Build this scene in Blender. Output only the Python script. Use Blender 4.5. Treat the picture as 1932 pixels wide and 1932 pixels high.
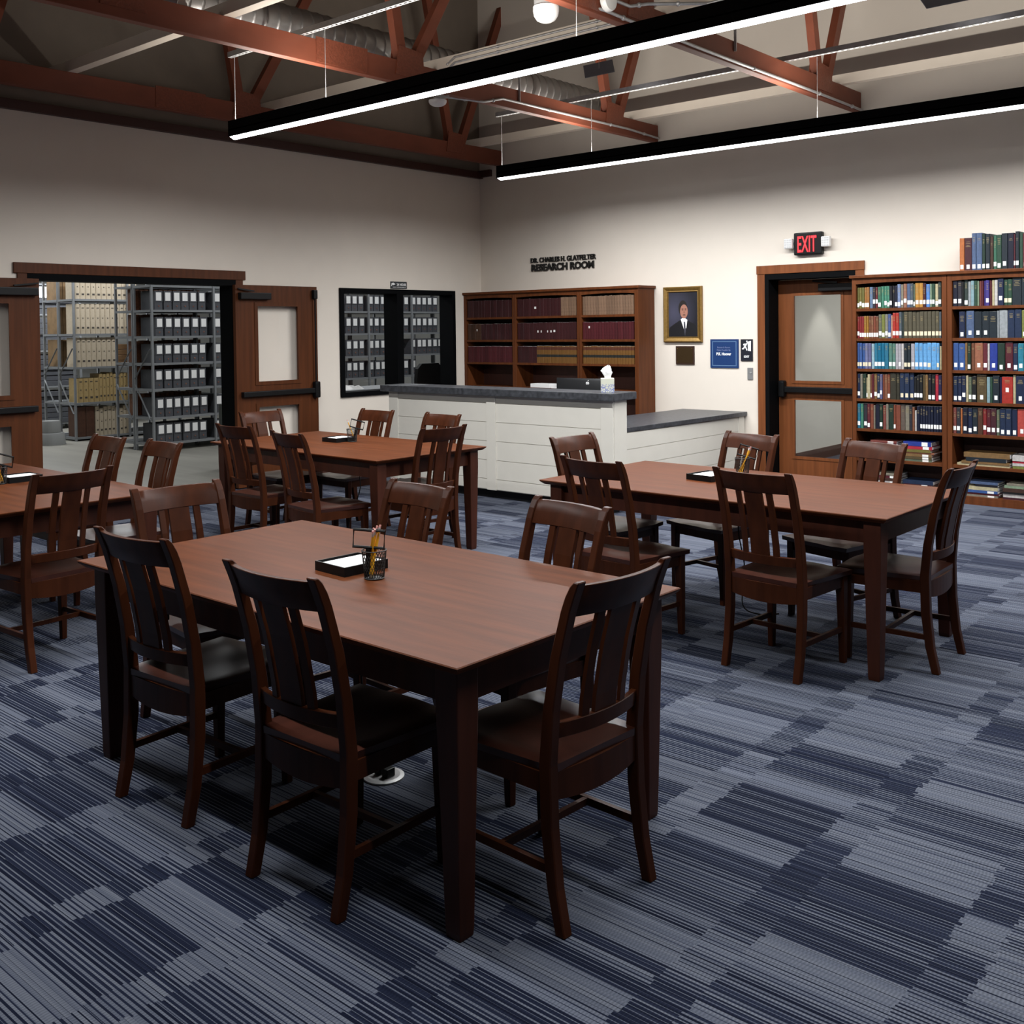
import bpy, bmesh, math, random
from mathutils import Vector, Matrix
rnd = random.Random(7)
PI = math.pi
for o in list(bpy.data.objects): bpy.data.objects.remove(o)
S = bpy.context.scene
C = S.collection
def R(d): return math.radians(d)

# ------------------------------------------------------------------ camera, world, exposure
cam = bpy.data.cameras.new('camera'); co = bpy.data.objects.new('camera', cam); C.objects.link(co)
F_PX, YAW, PITCH, ROLL = 1965.17, 41.0, -1.281, -0.70
co.location = (9.309, -10.104, 1.6265)
yw, pt, rl = R(YAW), R(PITCH), R(ROLL)
fw = Vector((-math.sin(yw)*math.cos(pt), math.cos(yw)*math.cos(pt), math.sin(pt)))
r0 = Vector((math.cos(yw), math.sin(yw), 0)); u0 = r0.cross(fw)
r2 = math.cos(rl)*r0 + math.sin(rl)*u0; u2 = -math.sin(rl)*r0 + math.cos(rl)*u0
M3 = Matrix((r2, u2, -fw)).transposed()
co.rotation_euler = M3.to_euler()
cam.sensor_width = 36; cam.sensor_fit = 'HORIZONTAL'
cam.lens = 36*F_PX/1932
cam.shift_x = 0; cam.shift_y = -300.3/1932
cam.clip_start = 0.05; cam.clip_end = 100
S.camera = co
w = bpy.data.worlds.new('world'); S.world = w; w.use_nodes = True
w.node_tree.nodes['Background'].inputs[0].default_value = (0.02, 0.022, 0.03, 1)
w.node_tree.nodes['Background'].inputs[1].default_value = 0.3
S.view_settings.view_transform = 'Standard'
S.view_settings.look = 'None'
S.view_settings.exposure = 0.0
S.view_settings.gamma = 1.0
S.view_settings.use_curve_mapping = False
LENS_S, DOWN_W, UP_W = 9.0, 292.0, 105.0      # lens radiance, downlight and uplight watts of one linear pendant
ARCHIVE_W = 78.0

# ------------------------------------------------------------------ materials
def srgb(h):
    h = h.lstrip('#'); v = [int(h[i:i+2], 16)/255 for i in (0, 2, 4)]
    return tuple(((c+.055)/1.055)**2.4 if c > .04045 else c/12.92 for c in v)
MATS = {}
def mat(name, col, rough=.5, metal=0., spec=.5, var=0., scale=(8, 8, 8), bump=0., bscale=40.):
    if name in MATS: return MATS[name]
    m = bpy.data.materials.new(name); m.use_nodes = True; MATS[name] = m
    nt = m.node_tree; b = nt.nodes['Principled BSDF']
    col = srgb(col) if isinstance(col, str) else col
    b.inputs['Base Color'].default_value = (*col, 1); b.inputs['Roughness'].default_value = rough
    b.inputs['Metallic'].default_value = metal; b.inputs['Specular IOR Level'].default_value = spec
    tc = nt.nodes.new('ShaderNodeTexCoord'); mp = nt.nodes.new('ShaderNodeMapping')
    nt.links.new(tc.outputs['Object'], mp.inputs[0]); mp.inputs['Scale'].default_value = scale
    n = nt.nodes.new('ShaderNodeTexNoise'); n.inputs['Scale'].default_value = 1; n.inputs['Detail'].default_value = 6
    nt.links.new(mp.outputs[0], n.inputs['Vector'])
    cr = nt.nodes.new('ShaderNodeValToRGB')
    cr.color_ramp.elements[0].position = .28; cr.color_ramp.elements[1].position = .72
    cr.color_ramp.elements[0].color = (*[c*(1-var) for c in col], 1)
    cr.color_ramp.elements[1].color = (*[min(1, c*(1+var)) for c in col], 1)
    nt.links.new(n.outputs[0], cr.inputs[0]); nt.links.new(cr.outputs[0], b.inputs['Base Color'])
    if bump:
        n2 = nt.nodes.new('ShaderNodeTexNoise'); n2.inputs['Scale'].default_value = bscale; n2.inputs['Detail'].default_value = 4
        nt.links.new(tc.outputs['Object'], n2.inputs['Vector'])
        bp = nt.nodes.new('ShaderNodeBump'); bp.inputs['Strength'].default_value = bump; bp.inputs['Distance'].default_value = .01
        nt.links.new(n2.outputs[0], bp.inputs['Height']); nt.links.new(bp.outputs[0], b.inputs['Normal'])
    return m
def emis(name, col, s):
    if name in MATS: return MATS[name]
    m = bpy.data.materials.new(name); m.use_nodes = True; MATS[name] = m
    b = m.node_tree.nodes['Principled BSDF']
    b.inputs['Base Color'].default_value = (*col, 1)
    b.inputs['Emission Color'].default_value = (*col, 1); b.inputs['Emission Strength'].default_value = s
    return m
def glass(name, tint=(1, 1, 1), rough=0., refl=.08):
    if name in MATS: return MATS[name]
    m = bpy.data.materials.new(name); m.use_nodes = True; MATS[name] = m
    nt = m.node_tree; nt.nodes.remove(nt.nodes['Principled BSDF'])
    out = nt.nodes['Material Output']
    t = nt.nodes.new('ShaderNodeBsdfTransparent'); t.inputs[0].default_value = (*tint, 1)
    g = nt.nodes.new('ShaderNodeBsdfGlossy'); g.inputs['Roughness'].default_value = rough+.02
    lw = nt.nodes.new('ShaderNodeLayerWeight'); lw.inputs[0].default_value = .5      # facing ratio, the same from both sides
    pw = nt.nodes.new('ShaderNodeMath'); pw.operation = 'POWER'; nt.links.new(lw.outputs['Facing'], pw.inputs[0]); pw.inputs[1].default_value = 5
    fr = nt.nodes.new('ShaderNodeMath'); fr.operation = 'MULTIPLY_ADD'; nt.links.new(pw.outputs[0], fr.inputs[0]); fr.inputs[1].default_value = .9; fr.inputs[2].default_value = .02
    mx = nt.nodes.new('ShaderNodeMixShader')
    nt.links.new(fr.outputs[0], mx.inputs[0]); nt.links.new(t.outputs[0], mx.inputs[1]); nt.links.new(g.outputs[0], mx.inputs[2])
    nt.links.new(mx.outputs[0], out.inputs[0])
    return m
def objcol(name, rough=.55, spec=.3):
    m = bpy.data.materials.new(name); m.use_nodes = True; MATS[name] = m
    nt = m.node_tree; b = nt.nodes['Principled BSDF']
    oi = nt.nodes.new('ShaderNodeObjectInfo')
    tc = nt.nodes.new('ShaderNodeTexCoord')
    n = nt.nodes.new('ShaderNodeTexNoise'); n.inputs['Scale'].default_value = 35
    nt.links.new(tc.outputs['Object'], n.inputs['Vector'])
    mr = nt.nodes.new('ShaderNodeMapRange'); mr.inputs[1].default_value = .3; mr.inputs[2].default_value = .7
    mr.inputs[3].default_value = .8; mr.inputs[4].default_value = 1.15
    nt.links.new(n.outputs[0], mr.inputs[0])
    mx = nt.nodes.new('ShaderNodeVectorMath'); mx.operation = 'SCALE'
    nt.links.new(oi.outputs['Color'], mx.inputs[0]); nt.links.new(mr.outputs[0], mx.inputs['Scale'])
    nt.links.new(mx.outputs[0], b.inputs['Base Color'])
    b.inputs['Roughness'].default_value = rough; b.inputs['Specular IOR Level'].default_value = spec
    return m

WALL = mat('wall_paint', (.715, .65, .57), .75, spec=.25, var=.02, scale=(3, 3, 3), bump=.05, bscale=180)
CEIL = mat('ceiling_paint', (.10, .08, .062), .8, spec=.2, var=.03)  # roof deck colour darkened to cut bounced light
LEDGE = mat('ledge_paint', (.80, .71, .60), .6, var=.02)
TRUSS = mat('rust_red_paint', (.185, .051, .0265), .5, spec=.35, var=.14, scale=(6, 3, 6))
TRUSSP = mat('rust_red_plate', (.18, .050, .026), .45, spec=.35, var=.2, scale=(60, 60, 60), bump=.4, bscale=60)
WOODT = mat('table_top_wood', (.090, .0268, .0098), .42, spec=.07, var=.26, scale=(2.2, 26, 20), bump=.02, bscale=90)
WOODL = mat('table_leg_wood', (.046, .0125, .0062), .45, spec=.22, var=.25, scale=(25, 25, 2.5))
WOODC = mat('chair_wood', (.042, .0115, .0042), .36, spec=.13, var=.28, scale=(22, 22, 3))
WOODS = mat('chair_seat_wood', (.036, .0102, .0058), .30, spec=.42, var=.25, scale=(22, 3, 22))
WOODD = mat('door_wood', (.078, .0235, .0078), .45, spec=.15, var=.22, scale=(30, 30, 1.6))
WOODX = mat('exit_door_wood', (.165, .052, .0165), .45, spec=.2, var=.22, scale=(30, 30, 1.6))
WOODB = mat('bookcase_wood', (.100, .0300, .0095), .45, spec=.15, var=.25, scale=(22, 22, 1.8))
BLACK = mat('black_metal', (.005, .005, .0055), .4, spec=.2, var=.1)
BLACKF = mat('black_frame_paint', (.003, .0033, .0038), .6, spec=.04, var=.1)
STEEL = mat('galvanised_steel', (.52, .52, .52), .4, metal=.5, var=.12, scale=(20, 20, 20))
DUCT = mat('duct_metal', (.30, .29, .28), .38, metal=.8, var=.15, scale=(4, 4, 4))
RACK = mat('rack_grey_paint', (.20, .21, .22), .45, var=.06)
DESKW = mat('desk_white_paint', (.66, .63, .56), .5, var=.02)
STONE = mat('grey_laminate', (.045, .048, .055), .38, spec=.5, var=.55, scale=(24, 24, 24))
PAPER = mat('white_paper', (.85, .85, .84), .7)
CREAM = mat('cream_binding', (.50, .42, .31), .6, var=.07, scale=(30, 30, 30))
INK = mat('dark_ink', (.06, .05, .042), .6)
BOXG = mat('archive_board', (.062, .065, .075), .7, var=.1, scale=(15, 15, 15))
PULL = mat('brass_pull', (.40, .13, .06), .5)
CONC = mat('concrete_floor', (.25, .24, .21), .45, spec=.4, var=.14, scale=(.8, 5, 1))
GOLD = mat('gilt_frame', (.24, .14, .035), .38, metal=.55, var=.18, scale=(40, 40, 40))
PENCIL = mat('pencil_yellow', (.75, .38, .02), .4)
PINK = mat('eraser_pink', (.7, .32, .28), .7)
MESHB = mat('black_wire_mesh', (.006, .006, .006), .5)
LENS = emis('lamp_lens', (.93, .95, 1.0), 2.6)
UPL = emis('lamp_uplens', (1, .97, .93), 2.0)
REDE = emis('exit_letter_red', (.9, .02, .03), 1.0)
CLEAR = glass('clear_glass')
BOOK = objcol('book_cloth')
def white_noise(nt, dim='2D'):
    n = nt.nodes.new('ShaderNodeTexWhiteNoise'); n.noise_dimensions = dim; return n
def carpet():
    m = bpy.data.materials.new('striped_carpet'); m.use_nodes = True
    nt = m.node_tree; L = nt.links; b = nt.nodes['Principled BSDF']
    b.inputs['Roughness'].default_value = .95; b.inputs['Specular IOR Level'].default_value = .05
    tc = nt.nodes.new('ShaderNodeTexCoord'); sp = nt.nodes.new('ShaderNodeSeparateXYZ'); L.new(tc.outputs['Object'], sp.inputs[0])
    def ma(op, a, c=None):
        n = nt.nodes.new('ShaderNodeMath'); n.operation = op
        for i, v in enumerate((a, c)):
            if v is None: continue
            if isinstance(v, (int, float)): n.inputs[i].default_value = v
            else: L.new(v, n.inputs[i])
        return n.outputs[0]
    def wn(a, c, s=0.):
        n = white_noise(nt, '3D'); k = nt.nodes.new('ShaderNodeCombineXYZ')
        for i, v in enumerate((a, c, s)):
            if isinstance(v, (int, float)): k.inputs[i].default_value = v
            else: L.new(v, k.inputs[i])
        L.new(k.outputs[0], n.inputs[0]); return n.outputs['Value']
    X, Y = sp.outputs[0], sp.outputs[1]
    # tile columns across x (a wide and a narrow one every half metre), bands of yarn across y
    PER = .0148
    ln = ma('FLOOR', ma('DIVIDE', Y, PER))
    half = ma('FLOOR', ma('DIVIDE', Y, PER*.5))
    xj = ma('ADD', X, ma('MULTIPLY', ma('SUBTRACT', wn(ln, 1.7), .5), .018))
    u = ma('DIVIDE', xj, .5)
    cu = ma('FLOOR', u)
    bx = ma('ADD', ma('MULTIPLY', cu, 2.), ma('GREATER_THAN', ma('FRACT', u), .76))
    yo = ma('ADD', Y, ma('MULTIPLY', wn(bx, 3.3), .4))
    by = ma('FLOOR', ma('DIVIDE', yo, .155))
    by2 = ma('FLOOR', ma('DIVIDE', ma('ADD', yo, .05), .052))
    d0 = wn(bx, by, 5.)
    d1 = wn(bx, by2, 2.)
    dens = ma('ADD', ma('MULTIPLY', d0, .66), ma('MULTIPLY', d1, .34))
    dens = ma('ADD', ma('MULTIPLY', ma('SUBTRACT', dens, .5), 1.5), .48)
    dens = ma('MINIMUM', ma('MAXIMUM', dens, .16), .83)
    # alternating light and dark yarns: the duty cycle follows the band, with a wobble per yarn
    ph = ma('FRACT', ma('DIVIDE', Y, PER))
    duty = ma('ADD', dens, ma('MULTIPLY', ma('SUBTRACT', wn(ln, bx, 7.), .5), .36))
    dark = ma('LESS_THAN', ph, duty)
    tone = wn(half, bx, 11.)
    mixl = nt.nodes.new('ShaderNodeMix'); mixl.data_type = 'RGBA'
    mixl.inputs[6].default_value = (.128, .140, .172, 1); mixl.inputs[7].default_value = (.086, .097, .130, 1); L.new(tone, mixl.inputs[0])
    mixd = nt.nodes.new('ShaderNodeMix'); mixd.data_type = 'RGBA'
    mixd.inputs[6].default_value = (.006, .008, .018, 1); mixd.inputs[7].default_value = (.015, .019, .038, 1); L.new(tone, mixd.inputs[0])
    mx = nt.nodes.new('ShaderNodeMix'); mx.data_type = 'RGBA'
    L.new(dark, mx.inputs[0]); L.new(mixl.outputs[2], mx.inputs[6]); L.new(mixd.outputs[2], mx.inputs[7])
    # loop texture along each yarn
    st = nt.nodes.new('ShaderNodeMath'); st.operation = 'SINE'
    L.new(ma('MULTIPLY', ma('ADD', X, ma('MULTIPLY', wn(ln, 4.4), .05)), 620.), st.inputs[0])
    lo = ma('ADD', ma('MULTIPLY', st.outputs[0], .14), .9)
    sc = nt.nodes.new('ShaderNodeVectorMath'); sc.operation = 'SCALE'
    L.new(mx.outputs[2], sc.inputs[0]); L.new(lo, sc.inputs['Scale']); L.new(sc.outputs[0], b.inputs['Base Color'])
    return m
CARPET = carpet()

# ------------------------------------------------------------------ mesh helpers
def BM(): return bmesh.new()
def box(bm, x0, x1, y0, y1, z0, z1):
    vs = [bm.verts.new((x, y, z)) for x in (x0, x1) for y in (y0, y1) for z in (z0, z1)]
    for f in ((0, 1, 3, 2), (4, 6, 7, 5), (0, 4, 5, 1), (2, 3, 7, 6), (0, 2, 6, 4), (1, 5, 7, 3)):
        bm.faces.new([vs[i] for i in f])
    return bm
def bevel(bm, w=.004, seg=2):
    bmesh.ops.recalc_face_normals(bm, faces=bm.faces)
    es = [e for e in bm.edges if len(e.link_faces) == 2 and e.calc_face_angle(0) > .6]
    bmesh.ops.bevel(bm, geom=es, offset=w, segments=seg, affect='EDGES', profile=.6)
    return bm
def loft(bm, secs, cap=True):
    rows = [[bm.verts.new(p) for p in s] for s in secs]
    n = len(rows[0])
    for a, c in zip(rows, rows[1:]):
        for i in range(n):
            bm.faces.new((a[i], a[(i+1) % n], c[(i+1) % n], c[i]))
    if cap:
        bm.faces.new(rows[0][::-1]); bm.faces.new(rows[-1])
    return bm
def sq(cx, cy, z, hx, hy): return [(cx-hx, cy-hy, z), (cx+hx, cy-hy, z), (cx+hx, cy+hy, z), (cx-hx, cy+hy, z)]
def tube(bm, pts, r, n=8, closed=False):
    pts = [Vector(p) for p in pts]; secs = []
    m = len(pts)
    for i, p in enumerate(pts):
        a = pts[(i-1) % m] if (closed or i > 0) else p
        c = pts[(i+1) % m] if (closed or i < m-1) else p
        t = (c-a).normalized()
        up = Vector((0, 0, 1)) if abs(t.z) < .9 else Vector((0, 1, 0))
        s = t.cross(up).normalized(); q = s.cross(t)
        rr = r[i] if isinstance(r, (list, tuple)) else r
        secs.append([p + (s*math.cos(2*PI*k/n) + q*math.sin(2*PI*k/n))*rr for k in range(n)])
    if closed:
        secs.append(secs[0]); rows = [[bm.verts.new(p) for p in s] for s in secs[:-1]]
        for i in range(m):
            a, c = rows[i], rows[(i+1) % m]
            for k in range(n): bm.faces.new((a[k], a[(k+1) % n], c[(k+1) % n], c[k]))
    else: loft(bm, secs)
    return bm
def lathe(bm, prof, n=24, cx=0, cy=0):
    rows = []
    for r, z in prof:
        rows.append([bm.verts.new((cx+r*math.cos(2*PI*k/n), cy+r*math.sin(2*PI*k/n), z)) for k in range(n)])
    for a, c in zip(rows, rows[1:]):
        for i in range(n): bm.faces.new((a[i], a[(i+1) % n], c[(i+1) % n], c[i]))
    if prof[0][0] > 1e-6: bm.faces.new(rows[0][::-1])
    if prof[-1][0] > 1e-6: bm.faces.new(rows[-1])
    bmesh.ops.remove_doubles(bm, verts=bm.verts, dist=1e-6)
    return bm
def bar(bm, a, c, wx, wy):
    """rectangular bar between two points; wx across horizontally, wy the other way"""
    a, c = Vector(a), Vector(c); t = (c-a).normalized()
    up = Vector((1, 0, 0)) if abs(t.x) < .9 else Vector((0, 0, 1))
    s = (up - t*up.dot(t)).normalized(); q = t.cross(s)
    loft(bm, [[p - s*wx/2 - q*wy/2, p + s*wx/2 - q*wy/2, p + s*wx/2 + q*wy/2, p - s*wx/2 + q*wy/2] for p in (a, c)])
    return bm
def mesh_of(name, bm, m, smooth=False):
    bmesh.ops.recalc_face_normals(bm, faces=bm.faces)
    me = bpy.data.meshes.new(name); bm.to_mesh(me); bm.free()
    for k in (m if isinstance(m, (list, tuple)) else [m]): me.materials.append(k)
    if smooth:
        for p in me.polygons: p.use_smooth = True
        try: me.set_sharp_from_angle(angle=R(40))
        except Exception: pass
    return me
def obj(name, bm, m, parent=None, loc=None, rotz=0., smooth=False, label=None):
    me = bm if isinstance(bm, bpy.types.Mesh) else mesh_of(name, bm, m, smooth)
    o = bpy.data.objects.new(name, me); C.objects.link(o)
    if parent is not None: o.parent = parent
    if loc is not None: o.location = loc
    o.rotation_euler.z = rotz
    if label: o['label'] = label
    return o
def wobj(name, bm, m, parent, smooth=False, label=None):
    """part given in world coordinates under an unrotated root"""
    ro = parent
    off = Vector((0, 0, 0))
    while ro is not None: off += Vector(ro.location); ro = ro.parent
    bmesh.ops.translate(bm, verts=bm.verts, vec=-off)
    return obj(name, bm, m, parent, smooth=smooth, label=label)
def tag(o, label, cat, group=None, kind=None):
    o['label'] = label; o['category'] = cat
    if group: o['group'] = group
    if kind: o['kind'] = kind
    return o
def thing(name, label, cat, loc=(0, 0, 0), rotz=0., group=None, kind=None):
    o = bpy.data.objects.new(name, None); C.objects.link(o); o.empty_display_size = .1
    o.location = loc; o.rotation_euler.z = rotz
    return tag(o, label, cat, group, kind)
def wthing(name, bm, m, label, cat, group=None, kind=None, smooth=False):
    """one-mesh thing given in world coordinates; origin set to its base"""
    xs = [v.co for v in bm.verts]
    c = Vector(((min(v.x for v in xs)+max(v.x for v in xs))/2, (min(v.y for v in xs)+max(v.y for v in xs))/2, min(v.z for v in xs)))
    if kind == 'structure': c = Vector((0, 0, 0))
    bmesh.ops.translate(bm, verts=bm.verts, vec=-c)
    return tag(obj(name, bm, m, loc=c, smooth=smooth), label, cat, group, kind)
def dup(root, loc, rotz, label, group=None):
    r = root.copy(); C.objects.link(r); r.location = loc; r.rotation_euler = (0, 0, rotz); r['label'] = label
    if group: r['group'] = group
    for ch in list(root.children):
        c = ch.copy(); C.objects.link(c); c.parent = r
        for g in ch.children:
            d = g.copy(); C.objects.link(d); d.parent = c
    return r
def text_bm(s, size, depth=.004, bold=0., align='CENTER', spacing=1.):
    cu = bpy.data.curves.new('t', 'FONT'); cu.body = s; cu.size = size; cu.extrude = depth/2; cu.offset = bold
    cu.align_x = align; cu.align_y = 'BOTTOM_BASELINE'; cu.space_character = spacing; cu.resolution_u = 3
    o = bpy.data.objects.new('t', cu); C.objects.link(o)
    dg = bpy.context.evaluated_depsgraph_get(); dg.update()
    me = bpy.data.meshes.new_from_object(o.evaluated_get(dg))
    bm = bmesh.new(); bm.from_mesh(me)
    bpy.data.objects.remove(o); bpy.data.meshes.remove(me); bpy.data.curves.remove(cu)
    return bm
def fit(bm, wid=None):
    if wid:
        x = [v.co.x for v in bm.verts]; k = wid/(max(x)-min(x)); bmesh.ops.scale(bm, vec=(k, 1, 1), verts=bm.verts)
    return bm
ON_RIGHT = Matrix.Rotation(PI/2, 4, 'X')                       # text facing -y on the wall y=0
ON_LEFT = Matrix.Rotation(PI/2, 4, 'Z') @ Matrix.Rotation(PI/2, 4, 'X')  # facing +x on the wall x=0
def place(bm, M, loc):
    bmesh.ops.transform(bm, matrix=Matrix.Translation(loc) @ M, verts=bm.verts); return bm

# ------------------------------------------------------------------ the setting
XR, YB = 13.0, -13.0
T = .22                                                          # wall thickness
bm = BM(); box(bm, 0, XR, YB, .25, -.1, 0)
wthing('floor', bm, CARPET, 'carpet floor in mixed navy and grey-blue stripes', 'floor', kind='structure')
bm = BM(); box(bm, -11, 0, -9, 5, -.1, -.002)
wthing('floor_archive', bm, CONC, 'bare grey concrete floor of the archive beyond the double door', 'floor', kind='structure')
bm = BM(); box(bm, 3.7, 7.5, .25, 5, -.1, -.001)
wthing('floor_corridor', bm, mat('corridor_carpet', (.05, .05, .07), .9, var=.3, scale=(30, 30, 3)), 'dark corridor floor behind the exit door glass', 'floor', kind='structure')
DY0, DY1, DZ = -5.90, -3.79, 2.165      # double door rough opening in wall x=0
WY0, WY1, WZ0, WZ1 = -2.40, -.517, .872, 2.127
bm = BM()
H = 3.66
box(bm, -T, 0, YB, DY0, 0, H); box(bm, -T, 0, DY0, DY1, DZ, H); box(bm, -T, 0, DY1, WY0, 0, H)
box(bm, -T, 0, WY0, WY1, 0, WZ0); box(bm, -T, 0, WY0, WY1, WZ1, H); box(bm, -T, 0, WY1, .25, 0, H)
wthing('wall_left', bm, WALL, 'beige wall with the double door and the black window', 'wall', kind='structure')
bm = BM(); box(bm, -T, 0, YB, .25, 3.66, 9.4); wthing('wall_gable', bm, mat('gable_taupe', (.20, .165, .13), .8, var=.04), 'darker taupe gable above the red-brown strip on the left wall', 'wall', kind='structure')  # gable set in a darker taupe than the wall below
EX0, EX1, EZ = 4.088, 5.09, 2.165
bm = BM(); H2 = 6.7
box(bm, 0, EX0, 0, .25, 0, H2); box(bm, EX0, EX1, 0, .25, EZ, H2); box(bm, EX1, XR, 0, .25, 0, H2)
wthing('wall_right', bm, WALL, 'beige wall with the lettering, portrait and exit door', 'wall', kind='structure')
bm = BM(); box(bm, XR, XR+.2, YB, .25, 0, 9.4); wthing('wall_side', bm, mat('wall_shade', (.05, .043, .038), .8), 'darkened wall at the near right end of the room', 'wall', kind='structure')  # out-of-view walls coloured near black to keep bounced light down
bm = BM(); box(bm, -T, XR+.2, YB-.2, YB, 0, 9.4); wthing('wall_back', bm, MATS['wall_shade'], 'darkened wall behind the viewer', 'wall', kind='structure')
# sloped roof deck following the trusses
bm = BM()
def roofz(y): return 6.6 + .44*(-y if y > -6.5 else 13+y)
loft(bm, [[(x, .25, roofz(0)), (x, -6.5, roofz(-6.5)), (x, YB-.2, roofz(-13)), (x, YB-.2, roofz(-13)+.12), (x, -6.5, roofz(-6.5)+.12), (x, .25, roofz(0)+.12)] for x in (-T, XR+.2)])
wthing('ceiling', bm, CEIL, 'darkened brown sloped roof deck above the trusses', 'ceiling', kind='structure')
bm = BM(); box(bm, 0, .06, YB, 0, 3.605, 3.69); wthing('trim_ledger', bm, mat('dark_rust_paint', (.05, .013, .008), .5, var=.1), 'dark red-brown strip along the top of the left wall', 'trim', kind='structure')
bm = BM(); box(bm, 0, .22, -.05, 0, 3.62, 3.705); wthing('trim_ledger_return', bm, MATS['dark_rust_paint'], 'short red-brown strip turning the room corner onto right wall', 'trim', kind='structure')
# archive shell
bm = BM(); box(bm, -11.2, -11, -9, 5, 0, 3.6); box(bm, -11, -T, 5, 5.2, 0, 3.6); box(bm, -11, -T, -9.2, -9, 0, 3.6)
wthing('wall_archive', bm, mat('archive_wall', (.42, .42, .40), .8), 'pale walls of the archive seen between the shelving', 'wall', kind='structure')
bm = BM(); box(bm, -11, -T, -9, 5, 3.6, 3.7); wthing('ceiling_archive', bm, MATS['archive_wall'], 'archive ceiling', 'ceiling', kind='structure')
# corridor shell behind the exit door
CW = mat('corridor_wall', (.60, .60, .56), .8)
bm = BM(); box(bm, 3.6, 3.8, .25, 5, 0, 2.7); box(bm, 3.8, 7.5, 5, 5.2, 0, 2.7); box(bm, 7.3, 7.5, .25, 5, 0, 2.7); box(bm, 3.8, 7.5, .25, 5, 2.7, 2.8)
wthing('wall_corridor', bm, CW, 'pale corridor wall seen through the exit door glass', 'wall', kind='structure')
bm = BM(); box(bm, 3.8, 3.815, .25, 5, 0, .13); wthing('baseboard_corridor', bm, mat('dark_base', (.07, .03, .02), .5), 'dark brown baseboard of the corridor', 'baseboard', kind='structure')
bm = BM(); box(bm, 0, .014, DY1+.1, -.02, 0, .1); wthing('baseboard_left', bm, MATS['dark_base'], 'dark baseboard along the left wall', 'baseboard', kind='structure')
bm = BM(); box(bm, 2.75, EX0-.09, -.014, 0, 0, .1); wthing('baseboard_right', bm, MATS['dark_base'], 'dark baseboard along the right wall', 'baseboard', kind='structure')

# ------------------------------------------------------------------ doors and window
def casing_left():
    t = thing('trim_1', 'stained wood casing around the double archive doorway', 'trim', (0, (DY0+DY1)/2, 0), kind='structure')
    bm = BM(); box(bm, 0, .028, -6.062, -3.672, 2.178, 2.272); bevel(bm, .003); wobj('head_casing', bm, WOODD, t)
    for y0, y1 in ((-6.03, -5.945), (-3.79, -3.70)):
        bm = BM(); box(bm, 0, .02, y0, y1, 0, 2.178); bevel(bm, .003); wobj('side_casing', bm, WOODD, t)
    f = BM(); box(f, -T, .022, -5.945, DY0+.02, 0, 2.178); box(f, -T, .022, -3.825, -3.79, 0, 2.178); box(f, -T, .022, DY0+.02, -3.825, 2.118, 2.178)
    wobj('door_frame', f, BLACKF, t)
casing_left()
def leaf(name, y0, y1, x, hinge_right, label, latch):
    """open leaf parallel to the left wall, x = its room-side face"""
    th = .045
    t = thing(name, label, 'door', (x-th/2, (y0+y1)/2, .012), kind='structure')
    z0, z1 = .012, 2.126
    st, lo = .205, .215
    gy0, gy1 = y0+st+.045, y1-st-.045
    bm = BM()
    box(bm, x-th, x, y0, gy0, z0, z1); box(bm, x-th, x, gy1, y1, z0, z1)
    for a, c in ((z0, .27), (.86, 1.09), (1.925, z1)): box(bm, x-th, x, gy0, gy1, a, c)
    wobj('door_panel', bm, WOODD, t)
    for a, c in ((.27, .86), (1.09, 1.925)):
        bm = BM()
        for q in ((gy0-.02, gy0+.02, a-.02, c+.02), (gy1-.02, gy1+.02, a-.02, c+.02), (gy0+.02, gy1-.02, a-.02, a+.02), (gy0+.02, gy1-.02, c-.02, c+.02)):
            box(bm, x-.002, x+.008, *q)
        wobj('glazing_bead', bm, WOODD, t)
        bm = BM(); box(bm, x-.026, x-.02, gy0, gy1, a, c); wobj('glass_pane', bm, CLEAR, t)
    # panic bar
    ya, yb = (y0+.05, y1-.03) if not latch == 'left' else (y0+.03, y1-.05)
    bm = BM(); box(bm, x, x+.055, ya, yb, .955, 1.01); bevel(bm, .006); pbar = wobj('panic_bar', bm, BLACK, t)
    yl = (y1-.05) if latch == 'right' else (y0+.05)
    bm = BM(); box(bm, x, x+.07, yl-.035, yl+.035, .90, 1.08); bevel(bm, .02, 3); wobj('latch_case', bm, BLACK, t)
    if latch == 'right':
        bm = BM(); tube(bm, [(x+.03, yl, 1.05), (x+.03, yl, 2.05)], .008, 8); wobj('vertical_rod', bm, BLACK, t)
        bm = BM(); box(bm, x, x+.05, yl-.025, yl+.025, 1.99, 2.09); bevel(bm, .008); wobj('top_latch', bm, BLACK, t)
    yc = y0+.22 if latch == 'right' else y1-.22
    bm = BM(); box(bm, x, x+.06, yc-.19, yc+.19, 1.975, 2.045); bevel(bm, .006); cl = wobj('door_closer', bm, BLACK, t)
    bm = BM(); bar(bm, (x+.045, yc-.02, 2.06), (x+.02, yc+(-.2 if latch == 'right' else .2), 2.085), .02, .014); wobj('closer_arm', bm, BLACK, cl)
    return t
leaf('door_1', -3.842, -2.785, .085, False, 'open wooden door leaf left of the black window', 'right')
leaf('door_2', -6.93, -5.888, .12, True, 'open wooden door leaf cut by the left edge of the photo', 'left')
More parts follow.
